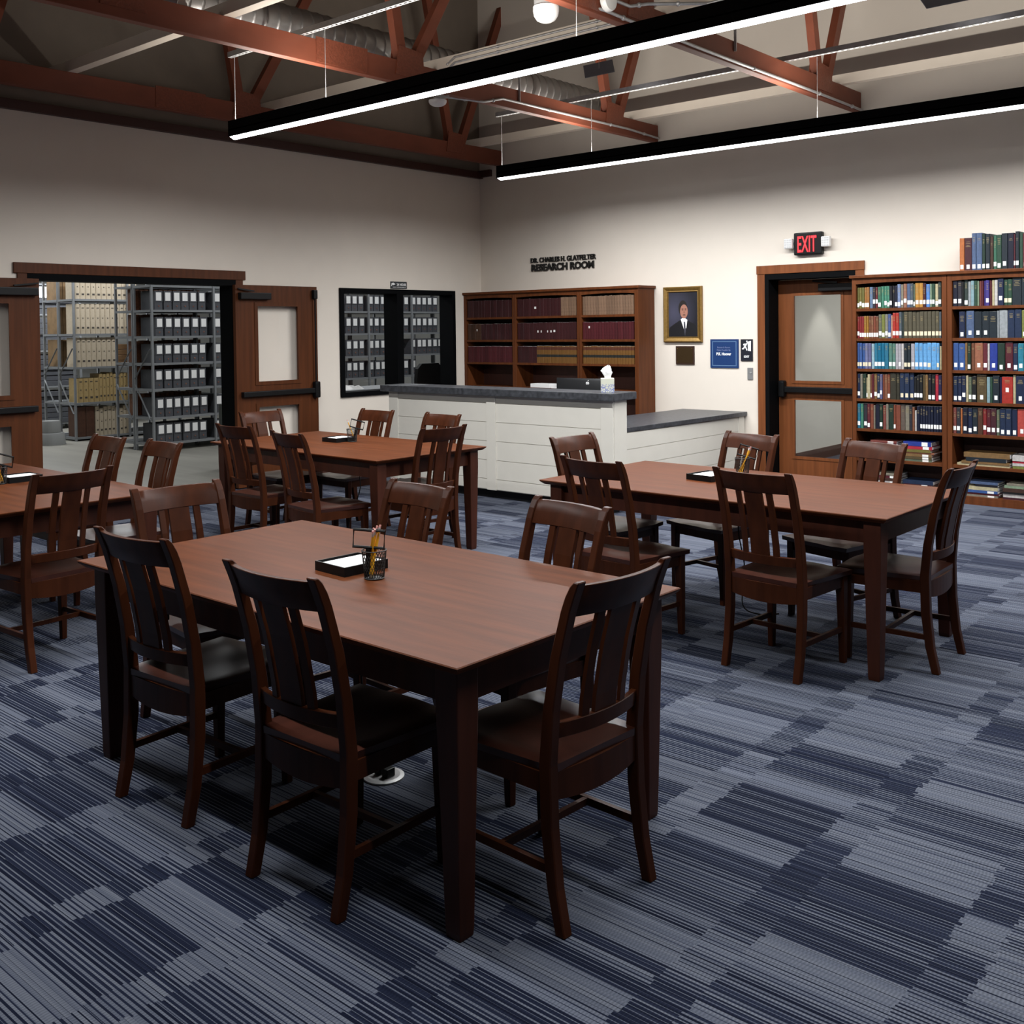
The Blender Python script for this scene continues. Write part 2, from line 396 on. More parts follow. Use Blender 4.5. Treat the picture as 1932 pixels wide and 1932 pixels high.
# window
t = thing('window_1', 'black framed interior window with two panes into the archive', 'window', (0, (WY0+WY1)/2, WZ0), kind='structure')
bm = BM()
XI, XO = -.21, .03
box(bm, XI, XO, WY0, WY0+.055, WZ0, WZ1); box(bm, XI, XO, WY1-.055, WY1, WZ0, WZ1)
for ya, yb in ((WY0+.055, -1.53), (-1.425, WY1-.055)):
    box(bm, XI, XO, ya, yb, WZ0, WZ0+.055); box(bm, XI, XO, ya, yb, WZ1-.055, WZ1)
box(bm, XI, XO, -1.53, -1.425, WZ0, WZ1)
bevel(bm, .002, 1); wobj('window_frame', bm, BLACKF, t)
for a, c in ((WY0+.055, -1.53), (-1.425, WY1-.055)):
    bm = BM(); box(bm, -.195, -.188, a, c, WZ0+.055, WZ1-.055); wobj('glass_pane', bm, CLEAR, t)
# exit door
t = thing('trim_2', 'stained wood casing around the exit door', 'trim', ((EX0+EX1)/2, 0, 0), kind='structure')
bm = BM(); box(bm, 4.003, 5.175, -.028, 0, 2.178, 2.268); bevel(bm, .003); wobj('head_casing', bm, WOODX, t)
for a, c in ((4.008, 4.095), (5.083, 5.17)):
    bm = BM(); box(bm, a, c, -.02, 0, 0, 2.178); bevel(bm, .003); wobj('side_casing', bm, WOODX, t)
bm = BM(); box(bm, 4.095, 4.14, -.018, .25, 0, 2.178); box(bm, 5.045, 5.083, -.018, .25, 0, 2.178); box(bm, 4.14, 5.045, -.018, .25, 2.118, 2.178)
wobj('door_frame', bm, BLACKF, t)
t = thing('door_3', 'closed wooden exit door with two glass panels and black push bar', 'door', (4.59, .22, .01), kind='structure')
gx0, gx1 = 4.31, 4.85
bm = BM(); box(bm, 4.142, gx0, .2, .245, .01, 2.115); box(bm, gx1, 5.043, .2, .245, .01, 2.115)
for a, c in ((.01, .235), (.856, 1.037), (1.958, 2.115)): box(bm, gx0, gx1, .2, .245, a, c)
wobj('door_panel', bm, WOODX, t)
for a, c in ((.235, .856), (1.037, 1.958)):
    bm = BM()
    for q in ((gx0-.018, gx0+.012, a-.018, c+.018), (gx1-.012, gx1+.018, a-.018, c+.018), (gx0+.012, gx1-.012, a-.018, a+.012), (gx0+.012, gx1-.012, c-.012, c+.018)):
        box(bm, q[0], q[1], .193, .203, q[2], q[3])
    wobj('glazing_bead', bm, WOODX, t)
    bm = BM(); box(bm, gx0, gx1, .22, .226, a, c); wobj('glass_pane', bm, CLEAR, t)
bm = BM(); box(bm, 4.22, 5.0, .14, .2, .925, .985); bevel(bm, .006); wobj('panic_bar', bm, BLACK, t)
bm = BM(); box(bm, 4.165, 4.235, .12, .2, .87, 1.05); bevel(bm, .022, 3); wobj('latch_case', bm, BLACK, t)
bm = BM(); box(bm, 4.62, 5.0, .13, .2, 1.985, 2.06); bevel(bm, .006); cl = wobj('door_closer', bm, BLACK, t)
bm = BM(); bar(bm, (4.82, .15, 2.07), (4.55, .16, 2.095), .02, .014); wobj('closer_arm', bm, BLACK, cl)

# ------------------------------------------------------------------ trusses, ledger beams, ducts
def truss(x, label):
    t = thing('roof_truss', label, 'truss', (x, -6.4, 3.735), group='rust red roof trusses')
    th = .075
    bm = BM(); box(bm, x-th/2, x+th/2, -12.9, -.012, 3.735, 3.925); bevel(bm, .004); wobj('bottom_chord', bm, TRUSS, t)
    gs = [(-.86, -1.80, 0), (-3.88, -4.75, -1.86)]
    webs = [((-.93, 3.92), (-1.66, roofz(-1.66)-.1)), ((-.74, 3.95), (.06, 5.78)), ((-3.95, 3.9), (-4.75, roofz(-4.75)-.2)), ((-3.80, 3.95), (-1.86, roofz(-1.86)-.15)),
            ((-6.55, 3.9), (-6.9, roofz(-6.9)-.3)), ((-6.45, 3.9), (-4.95, roofz(-4.95)-.2))]
    for a, c in webs:
        bm = BM(); bar(bm, (x, *a), (x, *c), .075, .10); bevel(bm, .003); wobj('web_member', bm, TRUSS, t)
    for y in (-.86, -3.88, -6.5):
        for s in (-1, 1):
            bm = BM(); xx = x+s*(th/2+.004)
            loft(bm, [[(xx-.004, y-.17, 3.80), (xx-.004, y+.17, 3.80), (xx-.004, y+.15, 4.03), (xx-.004, y-.13, 4.05)], [(xx+.004, y-.17, 3.80), (xx+.004, y+.17, 3.80), (xx+.004, y+.15, 4.03), (xx+.004, y-.13, 4.05)]])
            wobj('gusset_plate', bm, TRUSSP, t)
    bm = BM(); box(bm, x+th/2, x+th/2+.006, -4.89, -4.36, 3.75, 3.945); wobj('splice_plate', bm, TRUSSP, t)
    for s in (-1, 1):
        bm = BM()
        pts = [(-.012, 6.40), (-6.5, roofz(-6.5)-.2)]
        bar(bm, (x, *pts[0]), (x, *pts[1]), .075, .19)
        if s < 0: wobj('top_chord', bm, TRUSS, t)
        else: bm.free()
    return t
truss(.37, 'rust red roof truss closest to the left wall')
truss(2.74, 'rust red roof truss crossing behind the long pendant light, second from left wall')
truss(5.11, 'rust red roof truss carrying the white globe fixture, nearest the exit door')
bmA = [(-.455, 'beige beam lying over the truss ends along the right wall'), (-3.5, 'beige beam with conduit lying across the trusses above the near pendant'), (-5.68, 'beige beam lying across the trusses at upper left')]
for y, lb in bmA:
    bm = BM(); box(bm, .02, 8.5, y-.045, y+.045, 3.926, 4.02); bevel(bm, .003); wthing('ceiling_beam', bm, LEDGE, lb, 'beam', 'beige beams lying over the trusses')
# spiral duct along the trusses
bm = BM(); prof = []
n = 28; y0, y1 = -9.5, -.25; k = 0; rows = []
yy = y0
while yy < y1:
    for dy, rr in ((0, .162), (.012, .168), (.024, .162), (.105, .162)):
        rows.append([(2.16+rr*math.cos(2*PI*i/n), yy+dy, 4.19+rr*math.sin(2*PI*i/n)) for i in range(n)])
    yy += .115
loft(bm, rows)
wthing('spiral_duct', bm, DUCT, 'round ribbed metal air duct running between the first two trusses', 'duct', smooth=True)
def strut(y, x0, x1, label):
    t = thing('channel_strut', label, 'strut', ((x0+x1)/2, y, 3.93), group='slotted steel channels over the pendants')
    bm = BM(); box(bm, x0, x1, y-.02, y-.017, 3.928, 3.97); box(bm, x0, x1, y+.017, y+.02, 3.928, 3.97)
    # slotted base: rails and bridges
    box(bm, x0, x1, y-.02, y-.008, 3.926, 3.93); box(bm, x0, x1, y+.008, y+.02, 3.926, 3.93)
    x = x0
    while x < x1-.02:
        box(bm, x, x+.022, y-.008, y+.008, 3.926, 3.93); x += .05
    wobj('channel', bm, STEEL, t)
strut(-5.02, 1.80, 9.6, 'slotted steel channel above the near pendant light')
strut(-1.65, 1.78, 9.6, 'slotted steel channel above the pendant light near right wall')

# ------------------------------------------------------------------ linear pendants
def pendant(y, x0, x1, label, k_=1.):
    zb, zt, hw = 3.262, 3.392, .040
    t = thing('linear_pendant', label, 'pendant light', ((x0+x1)/2, y, zb), group='black linear pendants')
    bm = BM(); box(bm, x0, x1, y-hw, y-hw+.006, zb, zt); box(bm, x0, x1, y+hw-.006, y+hw, zb, zt)
    box(bm, x0, x0+.008, y-hw, y+hw, zb, zt); box(bm, x1-.008, x1, y-hw, y+hw, zb, zt)
    box(bm, x0, x1, y-hw, y+hw, zb+.05, zb+.06)
    wobj('housing', bm, BLACKF, t)
    bm = BM(); m = 8
    secs = []
    for i, x in enumerate((x0+.008, x0+.03, x1-.03, x1-.008)):
        d = .012 if i in (0, 3) else .028
        secs.append([(x, y + (hw-.007)*math.cos(PI*k/m), zb+.004 - d*math.sin(PI*k/m)) for k in range(m+1)])
    loft(bm, secs); wobj('lens', bm, emis('pendant_lens_%d' % (100*k_), (.97, .985, 1.0), LENS_S*k_), t, smooth=True, label='glowing white lens')
    bm = BM(); box(bm, x0+.01, x1-.01, y-hw+.007, y+hw-.007, zt-.02, zt-.014); wobj('uplight_lens', bm, UPL, t)
    for x in [q for q in (x0+.05, 3.05, 5.44, 7.83) if x0 < q < x1]:
        bm = BM(); tube(bm, [(x, y, zt-.02), (x, y, 3.925)], .0022, 6); wobj('suspension_cable', bm, STEEL, t)
    for nm, z, rot, pw, sp, colr in (('downlight', zb-.028, 0, DOWN_W*k_, 171, (.97, .985, 1.0)), ('uplight', zt+.002, PI, UP_W*k_, 165, (1, .95, .88))):
        l = bpy.data.lights.new(nm, 'AREA'); l.shape = 'RECTANGLE'; l.size = x1-x0-.06; l.size_y = .05
        l.energy = pw; l.color = colr; l.spread = R(sp)
        lo = bpy.data.objects.new('lamp_'+nm, l); C.objects.link(lo); lo.parent = t
        lo.location = (0, 0, z-zb); lo.rotation_euler = (rot, 0, 0)
    return t
pendant(-5.02, 1.82, 9.2, 'near black pendant light bar running out of the top edge')
pendant(-8.39, 1.82, 9.2, 'black pendant light bar outside the picture at the left', .6)
pendant(-1.65, 1.80, 9.2, 'far black pendant light bar in front of the right wall')
# archive lights (tubes over the aisles) and the corridor downlight
for i, (x, y, lx, ly) in enumerate(((-2.3, -.2, .15, 8.0), (-5.4, -1.6, .15, 5.0), (-7.6, -2.6, .15, 4.0))):
    t = thing('strip_light', ('archive strip light in the aisle behind the wall', 'archive strip light between the two shelving runs', 'archive strip light over the far stacks')[i], 'light', (x, y, 3.3), group='archive strip lights')
    bm = BM(); box(bm, x-.08, x+.08, y-ly/2, y+ly/2, 3.31, 3.38); wobj('housing', bm, MATS['archive_wall'], t)
    bm = BM(); box(bm, x-.07, x+.07, y-ly/2+.02, y+ly/2-.02, 3.302, 3.31); wobj('tube', bm, LENS, t)
    l = bpy.data.lights.new('strip', 'AREA'); l.shape = 'RECTANGLE'; l.size = lx; l.size_y = ly; l.energy = ARCHIVE_W*(2.2 if i == 2 else 1.3 if i == 0 else 1); l.color = (.95, .98, 1)
    lo = bpy.data.objects.new('lamp_strip', l); C.objects.link(lo); lo.parent = t; lo.location = (0, 0, -.005)
t = thing('recessed_downlight', 'small corridor ceiling downlight behind the exit door', 'light', (4.27, 2.0, 2.69))
bm = BM(); lathe(bm, [(.075, -.012), (.075, .0), (.055, .004), (.055, .01)], 20); obj('trim_ring', bm, PAPER, t)
l = bpy.data.lights.new('spot', 'SPOT'); l.energy = 45; l.spot_size = R(62); l.spot_blend = .35; l.shadow_soft_size = .04; l.color = (1, .97, .9)
lo = bpy.data.objects.new('lamp_spot', l); C.objects.link(lo); lo.parent = t; lo.location = (0, 0, -.03)
t = thing('corridor_fill_panel', 'added corridor fill light, unseen behind the exit door wall', 'light', (5.7, 2.6, 2.66))  # added fill panel, brightens the corridor behind the door glass
bm = BM(); box(bm, -.3, .3, -.6, .6, 0, .04); obj('frame', bm, PAPER, t)
bm = BM(); box(bm, -.28, .28, -.58, .58, -.004, 0); obj('diffuser', bm, LENS, t)
l = bpy.data.lights.new('panel', 'AREA'); l.shape = 'RECTANGLE'; l.size = .55; l.size_y = 1.15; l.energy = 46; l.color = (1, .98, .93)
lo = bpy.data.objects.new('lamp_panel', l); C.objects.link(lo); lo.parent = t; lo.location = (0, 0, -.008)

# ------------------------------------------------------------------ reading tables
TL, TW, TH = 2.03, 1.067, .762
def make_table():
    t = thing('reading_table', 'x', 'table', group='reading tables')
    bm = BM(); hx, hy = TL/2, TW/2
    loft(bm, [sq(0, 0, TH-.026, hx-.022, hy-.022), sq(0, 0, TH-.010, hx-.003, hy-.003), sq(0, 0, TH-.003, hx, hy), sq(0, 0, TH, hx-.003, hy-.003)])
    obj('tabletop', bm, WOODT, t)
    bm = BM(); a, c = hx-.075, hy-.075; z0, z1 = TH-.135, TH-.026
    box(bm, -a, a, -c, -c+.022, z0, z1); box(bm, -a, a, c-.022, c, z0, z1)
    box(bm, -a, -a+.022, -c+.022, c-.022, z0, z1); box(bm, a-.022, a, -c+.022, c-.022, z0, z1)
    obj('apron', bm, WOODL, t)
    for sx in (-1, 1):
        for sy in (-1, 1):
            bm = BM(); o_x, o_y = hx-.045, hy-.045
            secs = []
            for z, h in ((TH-.026, .041), (TH-.15, .041), (.02, .028), (0, .026)):
                secs.append(sq(sx*(o_x-.041), sy*(o_y-.041), z, h, h))
            loft(bm, secs); bevel(bm, .004); obj('leg', bm, WOODL, t)
    return t
TAB = dict(A=(6.449, -7.673, -.16), B=(6.522, -4.979, -.85), C=(3.070, -4.920, -1.19), D=(3.103, -7.555, -.98))
TLAB = dict(A='cherry wood reading table nearest the viewer, with pencil cup and note tray',
            B='cherry wood reading table on the right, in front of the exit door',
            C='cherry wood reading table at the back, before the white desk',
            D='cherry wood reading table cut off by the left edge of the photo')
tab0 = make_table(); TABR = {'A': tab0}
for i, k in enumerate('ABCD'):
    x, y, a = TAB[k]
    if i == 0:
        tab0.location = (x, y, 0); tab0.rotation_euler.z = R(a); tab0['label'] = TLAB[k]
    else: TABR[k] = dup(tab0, (x, y, 0), R(a), TLAB[k])

# ------------------------------------------------------------------ chairs
def post_prof(z):
    """y of the rear post centre line at height z"""
    P = [(0, -.045), (.12, -.018), (.28, 0), (.45, .004), (.60, -.010), (.75, -.038), (.88, -.075), (.94, -.098), (.968, -.118)]
    for (a, ya), (b, yb) in zip(P, P[1:]):
        if z <= b:
            u = (z-a)/(b-a); return ya + (yb-ya)*u
    return P[-1][1]
def make_chair():
    t = thing('dining_chair', 'x', 'chair', group='slat back reading chairs')
    W = .21
    for s in (-1, 1):
        bm = BM(); secs = []
        for z, hy in ((0, .017), (.06, .018), (.12, .019), (.20, .020), (.28, .021), (.36, .021), (.45, .021), (.53, .020), (.60, .019), (.68, .018), (.75, .0175), (.82, .0165), (.88, .016), (.92, .0155), (.95, .013), (.965, .009)):
            secs.append(sq(s*(W-.017), post_prof(z), z, .017, hy))
        loft(bm, secs); bevel(bm, .003, 1); obj('leg', bm, WOODC, t, smooth=False)
    for s in (-1, 1):
        bm = BM(); loft(bm, [sq(s*.196, .375, 0, .0145, .0145), sq(s*.192, .372, .36, .021, .021), sq(s*.192, .372, .428, .021, .021)]); bevel(bm, .003, 1); obj('leg', bm, WOODC, t)
    # seat: dished plank
    bm = BM(); nx, ny = 14, 10
    def wid(v): return .195 + .030*v
    top, bot = [], []
    for j in range(ny+1):
        v = j/ny; y = -.012 + .43*v
        rt, rb = [], []
        for i in range(nx+1):
            u = i/nx*2-1; x = u*wid(v)
            if v < .08 : x = u*(W-.036)
            dish = .010*(1-u*u)*math.sin(PI*min(1, v*1.15)) - .006*math.cos(u*PI*2)*(v > .5)*(v-.5)
            zed = .452 - max(0, dish)
            yy = y + (.014*(1-u*u) if v > .95 else 0)
            edge = .004 if (i in (0, nx) or j in (0, ny)) else 0
            rt.append(bm.verts.new((x, yy, zed-edge))); rb.append(bm.verts.new((x*.985, yy, .426)))
        top.append(rt); bot.append(rb)
    for j in range(ny):
        for i in range(nx):
            bm.faces.new((top[j][i], top[j][i+1], top[j+1][i+1], top[j+1][i])); bm.faces.new((bot[j][i], bot[j+1][i], bot[j+1][i+1], bot[j][i+1]))
    for i in range(nx):
        bm.faces.new((top[0][i], bot[0][i], bot[0][i+1], top[0][i+1])); bm.faces.new((top[ny][i], top[ny][i+1], bot[ny][i+1], bot[ny][i]))
    for j in range(ny):
        bm.faces.new((top[j][0], top[j+1][0], bot[j+1][0], bot[j][0])); bm.faces.new((top[j][nx], bot[j][nx], bot[j+1][nx], top[j+1][nx]))
    obj('seat', bm, WOODS, t, smooth=True)
    # aprons: deep curved rear rail, side and front rails
    bm = BM(); secs = []
    for i in range(9):
        x = -.178 + .356*i/8; u = abs(i-4)/4
        z0 = .352 - .016*(1-u*u); yb = -.010 - .012*(1-u*u)
        secs.append([(x, yb, z0), (x, yb+.02, z0), (x, yb+.02, .426), (x, yb, .426)])
    loft(bm, secs); 
    box(bm, -.172, .172, .365, .383, .37, .426)
    for s in (-1, 1): loft(bm, [[(s*.185, .02, .37), (s*.203, .02, .37), (s*.203, .02, .426), (s*.185, .02, .426)], [(s*.187, .352, .37), (s*.205, .352, .37), (s*.205, .352, .426), (s*.187, .352, .426)]])
    obj('apron', bm, WOODC, t)
    def rail(z0, z1, th, sag, half=.178):
        bm = BM(); secs = []; N = 12
        for i in range(N+1):
            u = i/N*2-1; x = u*half; cv = -sag*(1-u*u)
            secs.append([(x, post_prof(z)+cv+d, z) for z, d in ((z0, -th/2), (z0, th/2), ((z0+z1)/2, th/2), (z1, th/2), (z1, -th/2), ((z0+z1)/2, -th/2))])
        loft(bm, secs); bevel(bm, .002, 1); return bm
    SG = .030
    obj('top_rail', rail(.862, .952, .020, SG), WOODC, t, smooth=True)
    obj('lower_rail', rail(.518, .562, .020, SG), WOODC, t, smooth=True)
    for cx, hw in ((0, .047), (-.082, .0135), (.082, .0135)):
        bm = BM(); secs = []
        for k in range(7):
            z = .558 + (.866-.558)*k/6; th = .0065
            def yy(x): return post_prof(z) - SG*(1-(x/.178)**2)
            secs.append([(cx-hw, yy(cx-hw)-th, z), (cx+hw, yy(cx+hw)-th, z), (cx+hw, yy(cx+hw)+th, z), (cx-hw, yy(cx-hw)+th, z)])
        loft(bm, secs); obj('slat', bm, WOODC, t)
    for s in (-1, 1):
        bm = BM(); bar(bm, (s*.193, .0, .165), (s*.194, .372, .165), .016, .024); obj('side_stretcher', bm, WOODC, t)
    bm = BM(); bar(bm, (-.19, .19, .165), (.19, .19, .165), .022, .016); obj('cross_stretcher', bm, WOODC, t)
    return t
CH = [('A1', 6.059, -8.218, 3.6, 'slat back chair at the left of the nearest table, its back to the viewer'),
 ('A2', 6.874, -8.247, 1.2, 'largest slat back chair in front of the nearest table, back to viewer'),
 ('A3', 7.554, -7.749, 87.4, 'slat back chair at the near right end of the nearest table'),
 ('A4', 6.839, -7.055, 171.0, 'slat back chair facing the viewer across the nearest table, right one'),
 ('A5', 6.018, -7.055, 175.5, 'slat back chair facing the viewer behind the pencil cup of the nearest table'),
 ('A6', 5.293, -7.633, 265.5, 'slat back chair at the far left end of the nearest table'),
 ('B1', 6.135, -5.73, -5.9, 'slat back chair at left of the right table, back to viewer'),
 ('B2', 7.000, -5.655, -4.5, 'slat back chair in front of the right table hiding its pencil cup'),
 ('B3', 7.580, -4.998, 91.3, 'slat back chair at the right end of the right table'),
 ('B4', 6.150, -4.330, 167.0, 'slat back chair behind the right table, in front of exit door frame'),
 ('B5', 6.942, -4.360, 164.0, 'slat back chair behind the right table, in front of the bookcase'),
 ('B6', 5.425, -4.950, 267.9, 'slat back chair at the far left end of the right table, before the desk corner'),
 ('C1', 2.843, -5.643, 1.2, 'slat back chair at left front of the back table, back to viewer'),
 ('C2', 3.640, -5.76, -8., 'slat back chair at the middle front of the back table, pulled out'),
 ('C3', 4.119, -4.978, 86.9, 'slat back chair at the right end of the back table'),
 ('C4', 2.646, -4.300, 178.7, 'slat back chair behind the back table, below the black window'),
 ('C5', 3.423, -4.300, 176., 'slat back chair behind the back table, against the white desk'),
 ('C6', 1.965, -4.817, 269.7, 'slat back chair at the left end of the back table, before the open door'),
 ('D3', 4.223, -7.678, 93.4, 'slat back chair at the near end of the left table'),
 ('D4', 2.832, -6.801, 179., 'slat back chair behind the left table, the left one on concrete backdrop'),
 ('D5', 3.447, -6.766, 177., 'slat back chair behind the left table, the right one on concrete backdrop')]
ch0 = make_chair()
for i, (k, x, y, a, lb) in enumerate(CH):
    if i == 0: ch0.location = (x, y, 0); ch0.rotation_euler.z = R(a); ch0['label'] = lb
    else: dup(ch0, (x, y, 0), R(a), lb)

# ------------------------------------------------------------------ things on the tables
def note_tray(x, y, a, label):
    t = thing('note_tray', label, 'tray', (x, y, TH), R(a), 'note paper trays')
    bm = BM(); w, d, h = .088, .098, .034
    box(bm, -w, w, -d, d, 0, .006)
    for q in ((-w, w, -d, -d+.006), (-w, w, d-.006, d), (-w, -w+.006, -d+.006, d-.006), (w-.006, w, -d+.006, d-.006)): box(bm, *q, .006, h)
    obj('tray', bm, BLACK, t)
    bm = BM(); box(bm, -w+.03, w-.006, -d+.012, d-.012, .006, .031); obj('paper_stack', bm, PAPER, t, label='white note slips')
def pencil_cup(x, y, label, npen, a0, tilt=.2, magn=True, spread=1.):
    t = thing('pencil_cup', label, 'cup', (x, y, TH), 0, 'wire mesh pencil cups')
    bm = BM(); r0_, r1_, h = .034, .043, .100; n = 24; m = 12
    rows = []
    for j in range(m+1):
        z = .003 + (h-.003)*j/m; r = r0_+(r1_-r0_)*j/m
        rows.append([(r*math.cos(2*PI*(i+.5*j)/n), r*math.sin(2*PI*(i+.5*j)/n), z) for i in range(n)])
    for sgn in (1, -1):
        for i in range(0, n, 1):
            pts = []
            for j in range(m+1):
                z = .003+(h-.003)*j/m; r = r0_+(r1_-r0_)*j/m; th = 2*PI*(i + sgn*.35*j)/n
                pts.append((r*math.cos(th), r*math.sin(th), z))
            tube(bm, pts, .0011, 3)
    for z, r in ((.004, r0_), (h, r1_), (.04, r0_+.0035)):
        tube(bm, [(r*math.cos(2*PI*i/n), r*math.sin(2*PI*i/n), z) for i in range(n)], .0022 if z != .04 else .0008, 5, closed=True)
    lathe(bm, [(0, .001), (r0_, .001), (r0_, .003), (0, .003)], 24)
    obj('mesh_body', bm, MESHB, t)
    for k in range(npen):
        an = R(a0 + (k-(npen-1)/2)*26*spread); ti = tilt + .05*rnd.uniform(-1, 1)
        L = .178 + rnd.uniform(-.012, .008)
        b = Vector((-.018*math.cos(an)+rnd.uniform(-.008, .008), -.018*math.sin(an)+rnd.uniform(-.008, .008), .006))
        d = Vector((math.cos(an)*math.sin(ti), math.sin(an)*math.sin(ti), math.cos(ti)))
        p = thing('pencil', '', 'pencil', tuple(Vector((x, y, TH))+b), 0, 'yellow pencils in the mesh cups')
        p['label'] = '%s yellow pencil from the left in %s' % (ORD[k+1], label.split(' with')[0].replace('black wire mesh cup', 'the mesh cup'))
        bm = BM(); tube(bm, [d*.012, d*(L-.022)], .0036, 6); obj('shaft', bm, PENCIL, p)
        bm = BM(); tube(bm, [d*0, d*.012], [.0008, .0036], 6); obj('tip', bm, mat('bare_wood', (.5, .33, .18), .7), p)
        bm = BM(); tube(bm, [d*(L-.022), d*(L-.009)], .0039, 8); obj('ferrule', bm, STEEL, p)
        bm = BM(); tube(bm, [d*(L-.009), d*L], .0036, 8); obj('eraser', bm, PINK, p)
    if magn: pass
def magnifier(x, y, rz, tilt, label):
    """rectangular reading glass standing by its handle in the cup"""
    t = thing('magnifying_glass', label, 'magnifying glass', (x, y, TH+.006), rz, 'reading glasses in the cups')
    def P(u, v): return (u*math.cos(0), -v*math.sin(tilt)*0 + u*0, v)
    Mx = Matrix.Rotation(tilt, 4, 'Y')
    bm = BM(); tube(bm, [(0, 0, .004), (0, 0, .10)], .009, 10); bmesh.ops.transform(bm, matrix=Mx, verts=bm.verts); obj('handle', bm, BLACK, t)
    bm = BM(); hw, z0, z1 = .055, .105, .165
    tube(bm, [(-hw, 0, z0), (hw, 0, z0), (hw, 0, z1), (-hw, 0, z1)], .0058, 6, closed=True); bmesh.ops.transform(bm, matrix=Mx, verts=bm.verts); obj('lens_frame', bm, BLACK, t)
    bm = BM(); box(bm, -hw, hw, -.0015, .0015, z0, z1); bmesh.ops.transform(bm, matrix=Mx, verts=bm.verts); obj('lens', bm, CLEAR, t)
ORD = ['', 'first', 'second', 'third', 'fourth', 'fifth', 'sixth', 'seventh', 'eighth', 'ninth', 'tenth', 'eleventh', 'twelfth']
def ordn(n): return ORD[n] if n < len(ORD) else '%d%s' % (n, 'st' if n in (21, 31) else 'nd' if n in (22, 32) else 'rd' if n in (23, 33) else 'th')
note_tray(6.385, -7.645, -3, 'black note tray with white slips on the nearest table')
pencil_cup(6.560, -7.69, 'black wire mesh cup on the nearest table', 7, 38, .22)
magnifier(6.545, -7.710, R(36), .06, 'rectangular magnifying glass standing in the cup on the nearest table')
note_tray(6.275, -4.915, -8, 'black note tray with white slips on the right table')
pencil_cup(6.345, -4.66, 'black wire mesh cup on the right table', 4, 40, .45)
magnifier(6.335, -4.655, R(40), .3, 'rectangular magnifying glass tilted in the cup on the right table')
note_tray(2.885, -4.81, 0, 'black note tray by the pencil cup on the back table')
pencil_cup(3.01, -4.78, 'black wire mesh cup on the back table', 1, 215, .38)
magnifier(3.018, -4.775, R(30), .25, 'magnifying glass leaning in the cup on the back table')
note_tray(3.02, -7.36, 0, 'black note tray at the left edge of the photo')
pencil_cup(3.075, -7.50, 'black wire mesh cup on the left table', 3, 200, .3)
magnifier(3.07, -7.49, R(30), .2, 'magnifying glass in the cup at the left edge of the photo')

# floor outlet and cords under the tables
t = thing('floor_outlet', 'round floor outlet with plugs under the nearest table', 'outlet', (6.47, -7.58, 0))
bm = BM(); lathe(bm, [(.075, 0), (.075, .006), (.06, .009), (0, .009)], 28); obj('ring', bm, STEEL, t)
bm = BM(); box(bm, -.03, .0, -.02, .02, .009, .045); box(bm, .01, .04, -.02, .02, .009, .04); bevel(bm, .004); obj('plug', bm, BLACK, t)
def cord(pts, label, r=.004, tb='A'):
    bm = BM(); P = [Vector(p) for p in pts]; out = []
    for i in range(len(P)-1):
        p0, p1, p2, p3 = P[max(0, i-1)], P[i], P[i+1], P[min(len(P)-1, i+2)]
        for k in range(6):
            u = k/6
            out.append(.5*((2*p1)+(-p0+p2)*u+(2*p0-5*p1+4*p2-p3)*u*u+(-p0+3*p1-3*p2+p3)*u**3))
    out.append(P[-1]); tube(bm, out, r, 6)
    x, y, a = TAB[tb]
    bmesh.ops.transform(bm, matrix=(Matrix.Translation((x, y, 0)) @ Matrix.Rotation(R(a), 4, 'Z')).inverted(), verts=bm.verts)
    obj('power_cord', bm, BLACK, TABR[tb], smooth=True, label=label)
cord([(6.30, -7.55, .62), (6.33, -7.56, .35), (6.40, -7.60, .1), (6.45, -7.58, .04)], 'black power cord')
cord([(6.37, -4.73, .62), (6.36, -4.74, .45), (6.42, -4.78, .25), (6.45, -4.86, .06), (6.53, -4.80, .006), (6.60, -4.72, .006)], 'black power cord', tb='B')
cord([(2.98, -4.72, .62), (3.05, -4.74, .40), (3.00, -4.80, .18), (3.04, -4.86, .006), (3.2, -4.9, .006)], 'black power cord', tb='C')
def power_box(x, y, lb):
    t = thing('power_module', lb, 'power box', (x, y, .50))
    bm = BM(); box(bm, -.05, .05, -.03, .03, 0, .126); bevel(bm, .006); obj('case', bm, BLACK, t)
    bm = BM(); bmesh.ops.create_cone(bm, cap_ends=True, segments=12, radius1=.007, radius2=.007, depth=.004, matrix=Matrix.Translation((.03, -.031, .02)) @ Matrix.Rotation(PI/2, 4, 'X')); obj('screw', bm, STEEL, t)
power_box(5.56, -7.95, 'black power box under the left end of the nearest table')

# ------------------------------------------------------------------ reception desk
t = thing('reception_desk', 'white shiplap reception desk with grey stone top', 'desk', (2.6, -2.6, 0))
xL, xR, yF = 1.155, 4.03, -2.70
yS = -2.50
bm = BM(); box(bm, xL+.01, xR-.01, yF+.012, yS, .085, .995)
# shiplap boards with shadow gaps
zs = [.09, .19, .373, .556, .739, .921, .993]
for a, c in zip(zs, zs[1:]):
    for xa, xb in ((xL+.135, 2.537), (2.655, 3.90)):
        box(bm, xa, xb, yF+.004, yF+.014, a+.0025, c-.0025)
wobj('shiplap_panel', bm, DESKW, t)
for xa, xb in ((xL, xL+.135), (2.537, 2.655), (3.90, xR-.0005)):
    bm = BM(); box(bm, xa, xb, yF-.006, yF+.014, .085, .995); bevel(bm, .002, 1); wobj('corner_board', bm, DESKW, t)
bm = BM(); box(bm, xR-.03, xR+.004, yF+.013, yS+.001, .085, .995); wobj('end_panel', bm, DESKW, t)
bm = BM(); box(bm, xL+.05, xR-.05, yF+.06, yS-.05, 0, .085); wobj('toe_kick', bm, BLACK, t)
bm = BM(); box(bm, 1.30, 3.04, yS, -1.86, .68, .712); wobj('work_surface', bm, STONE, t)
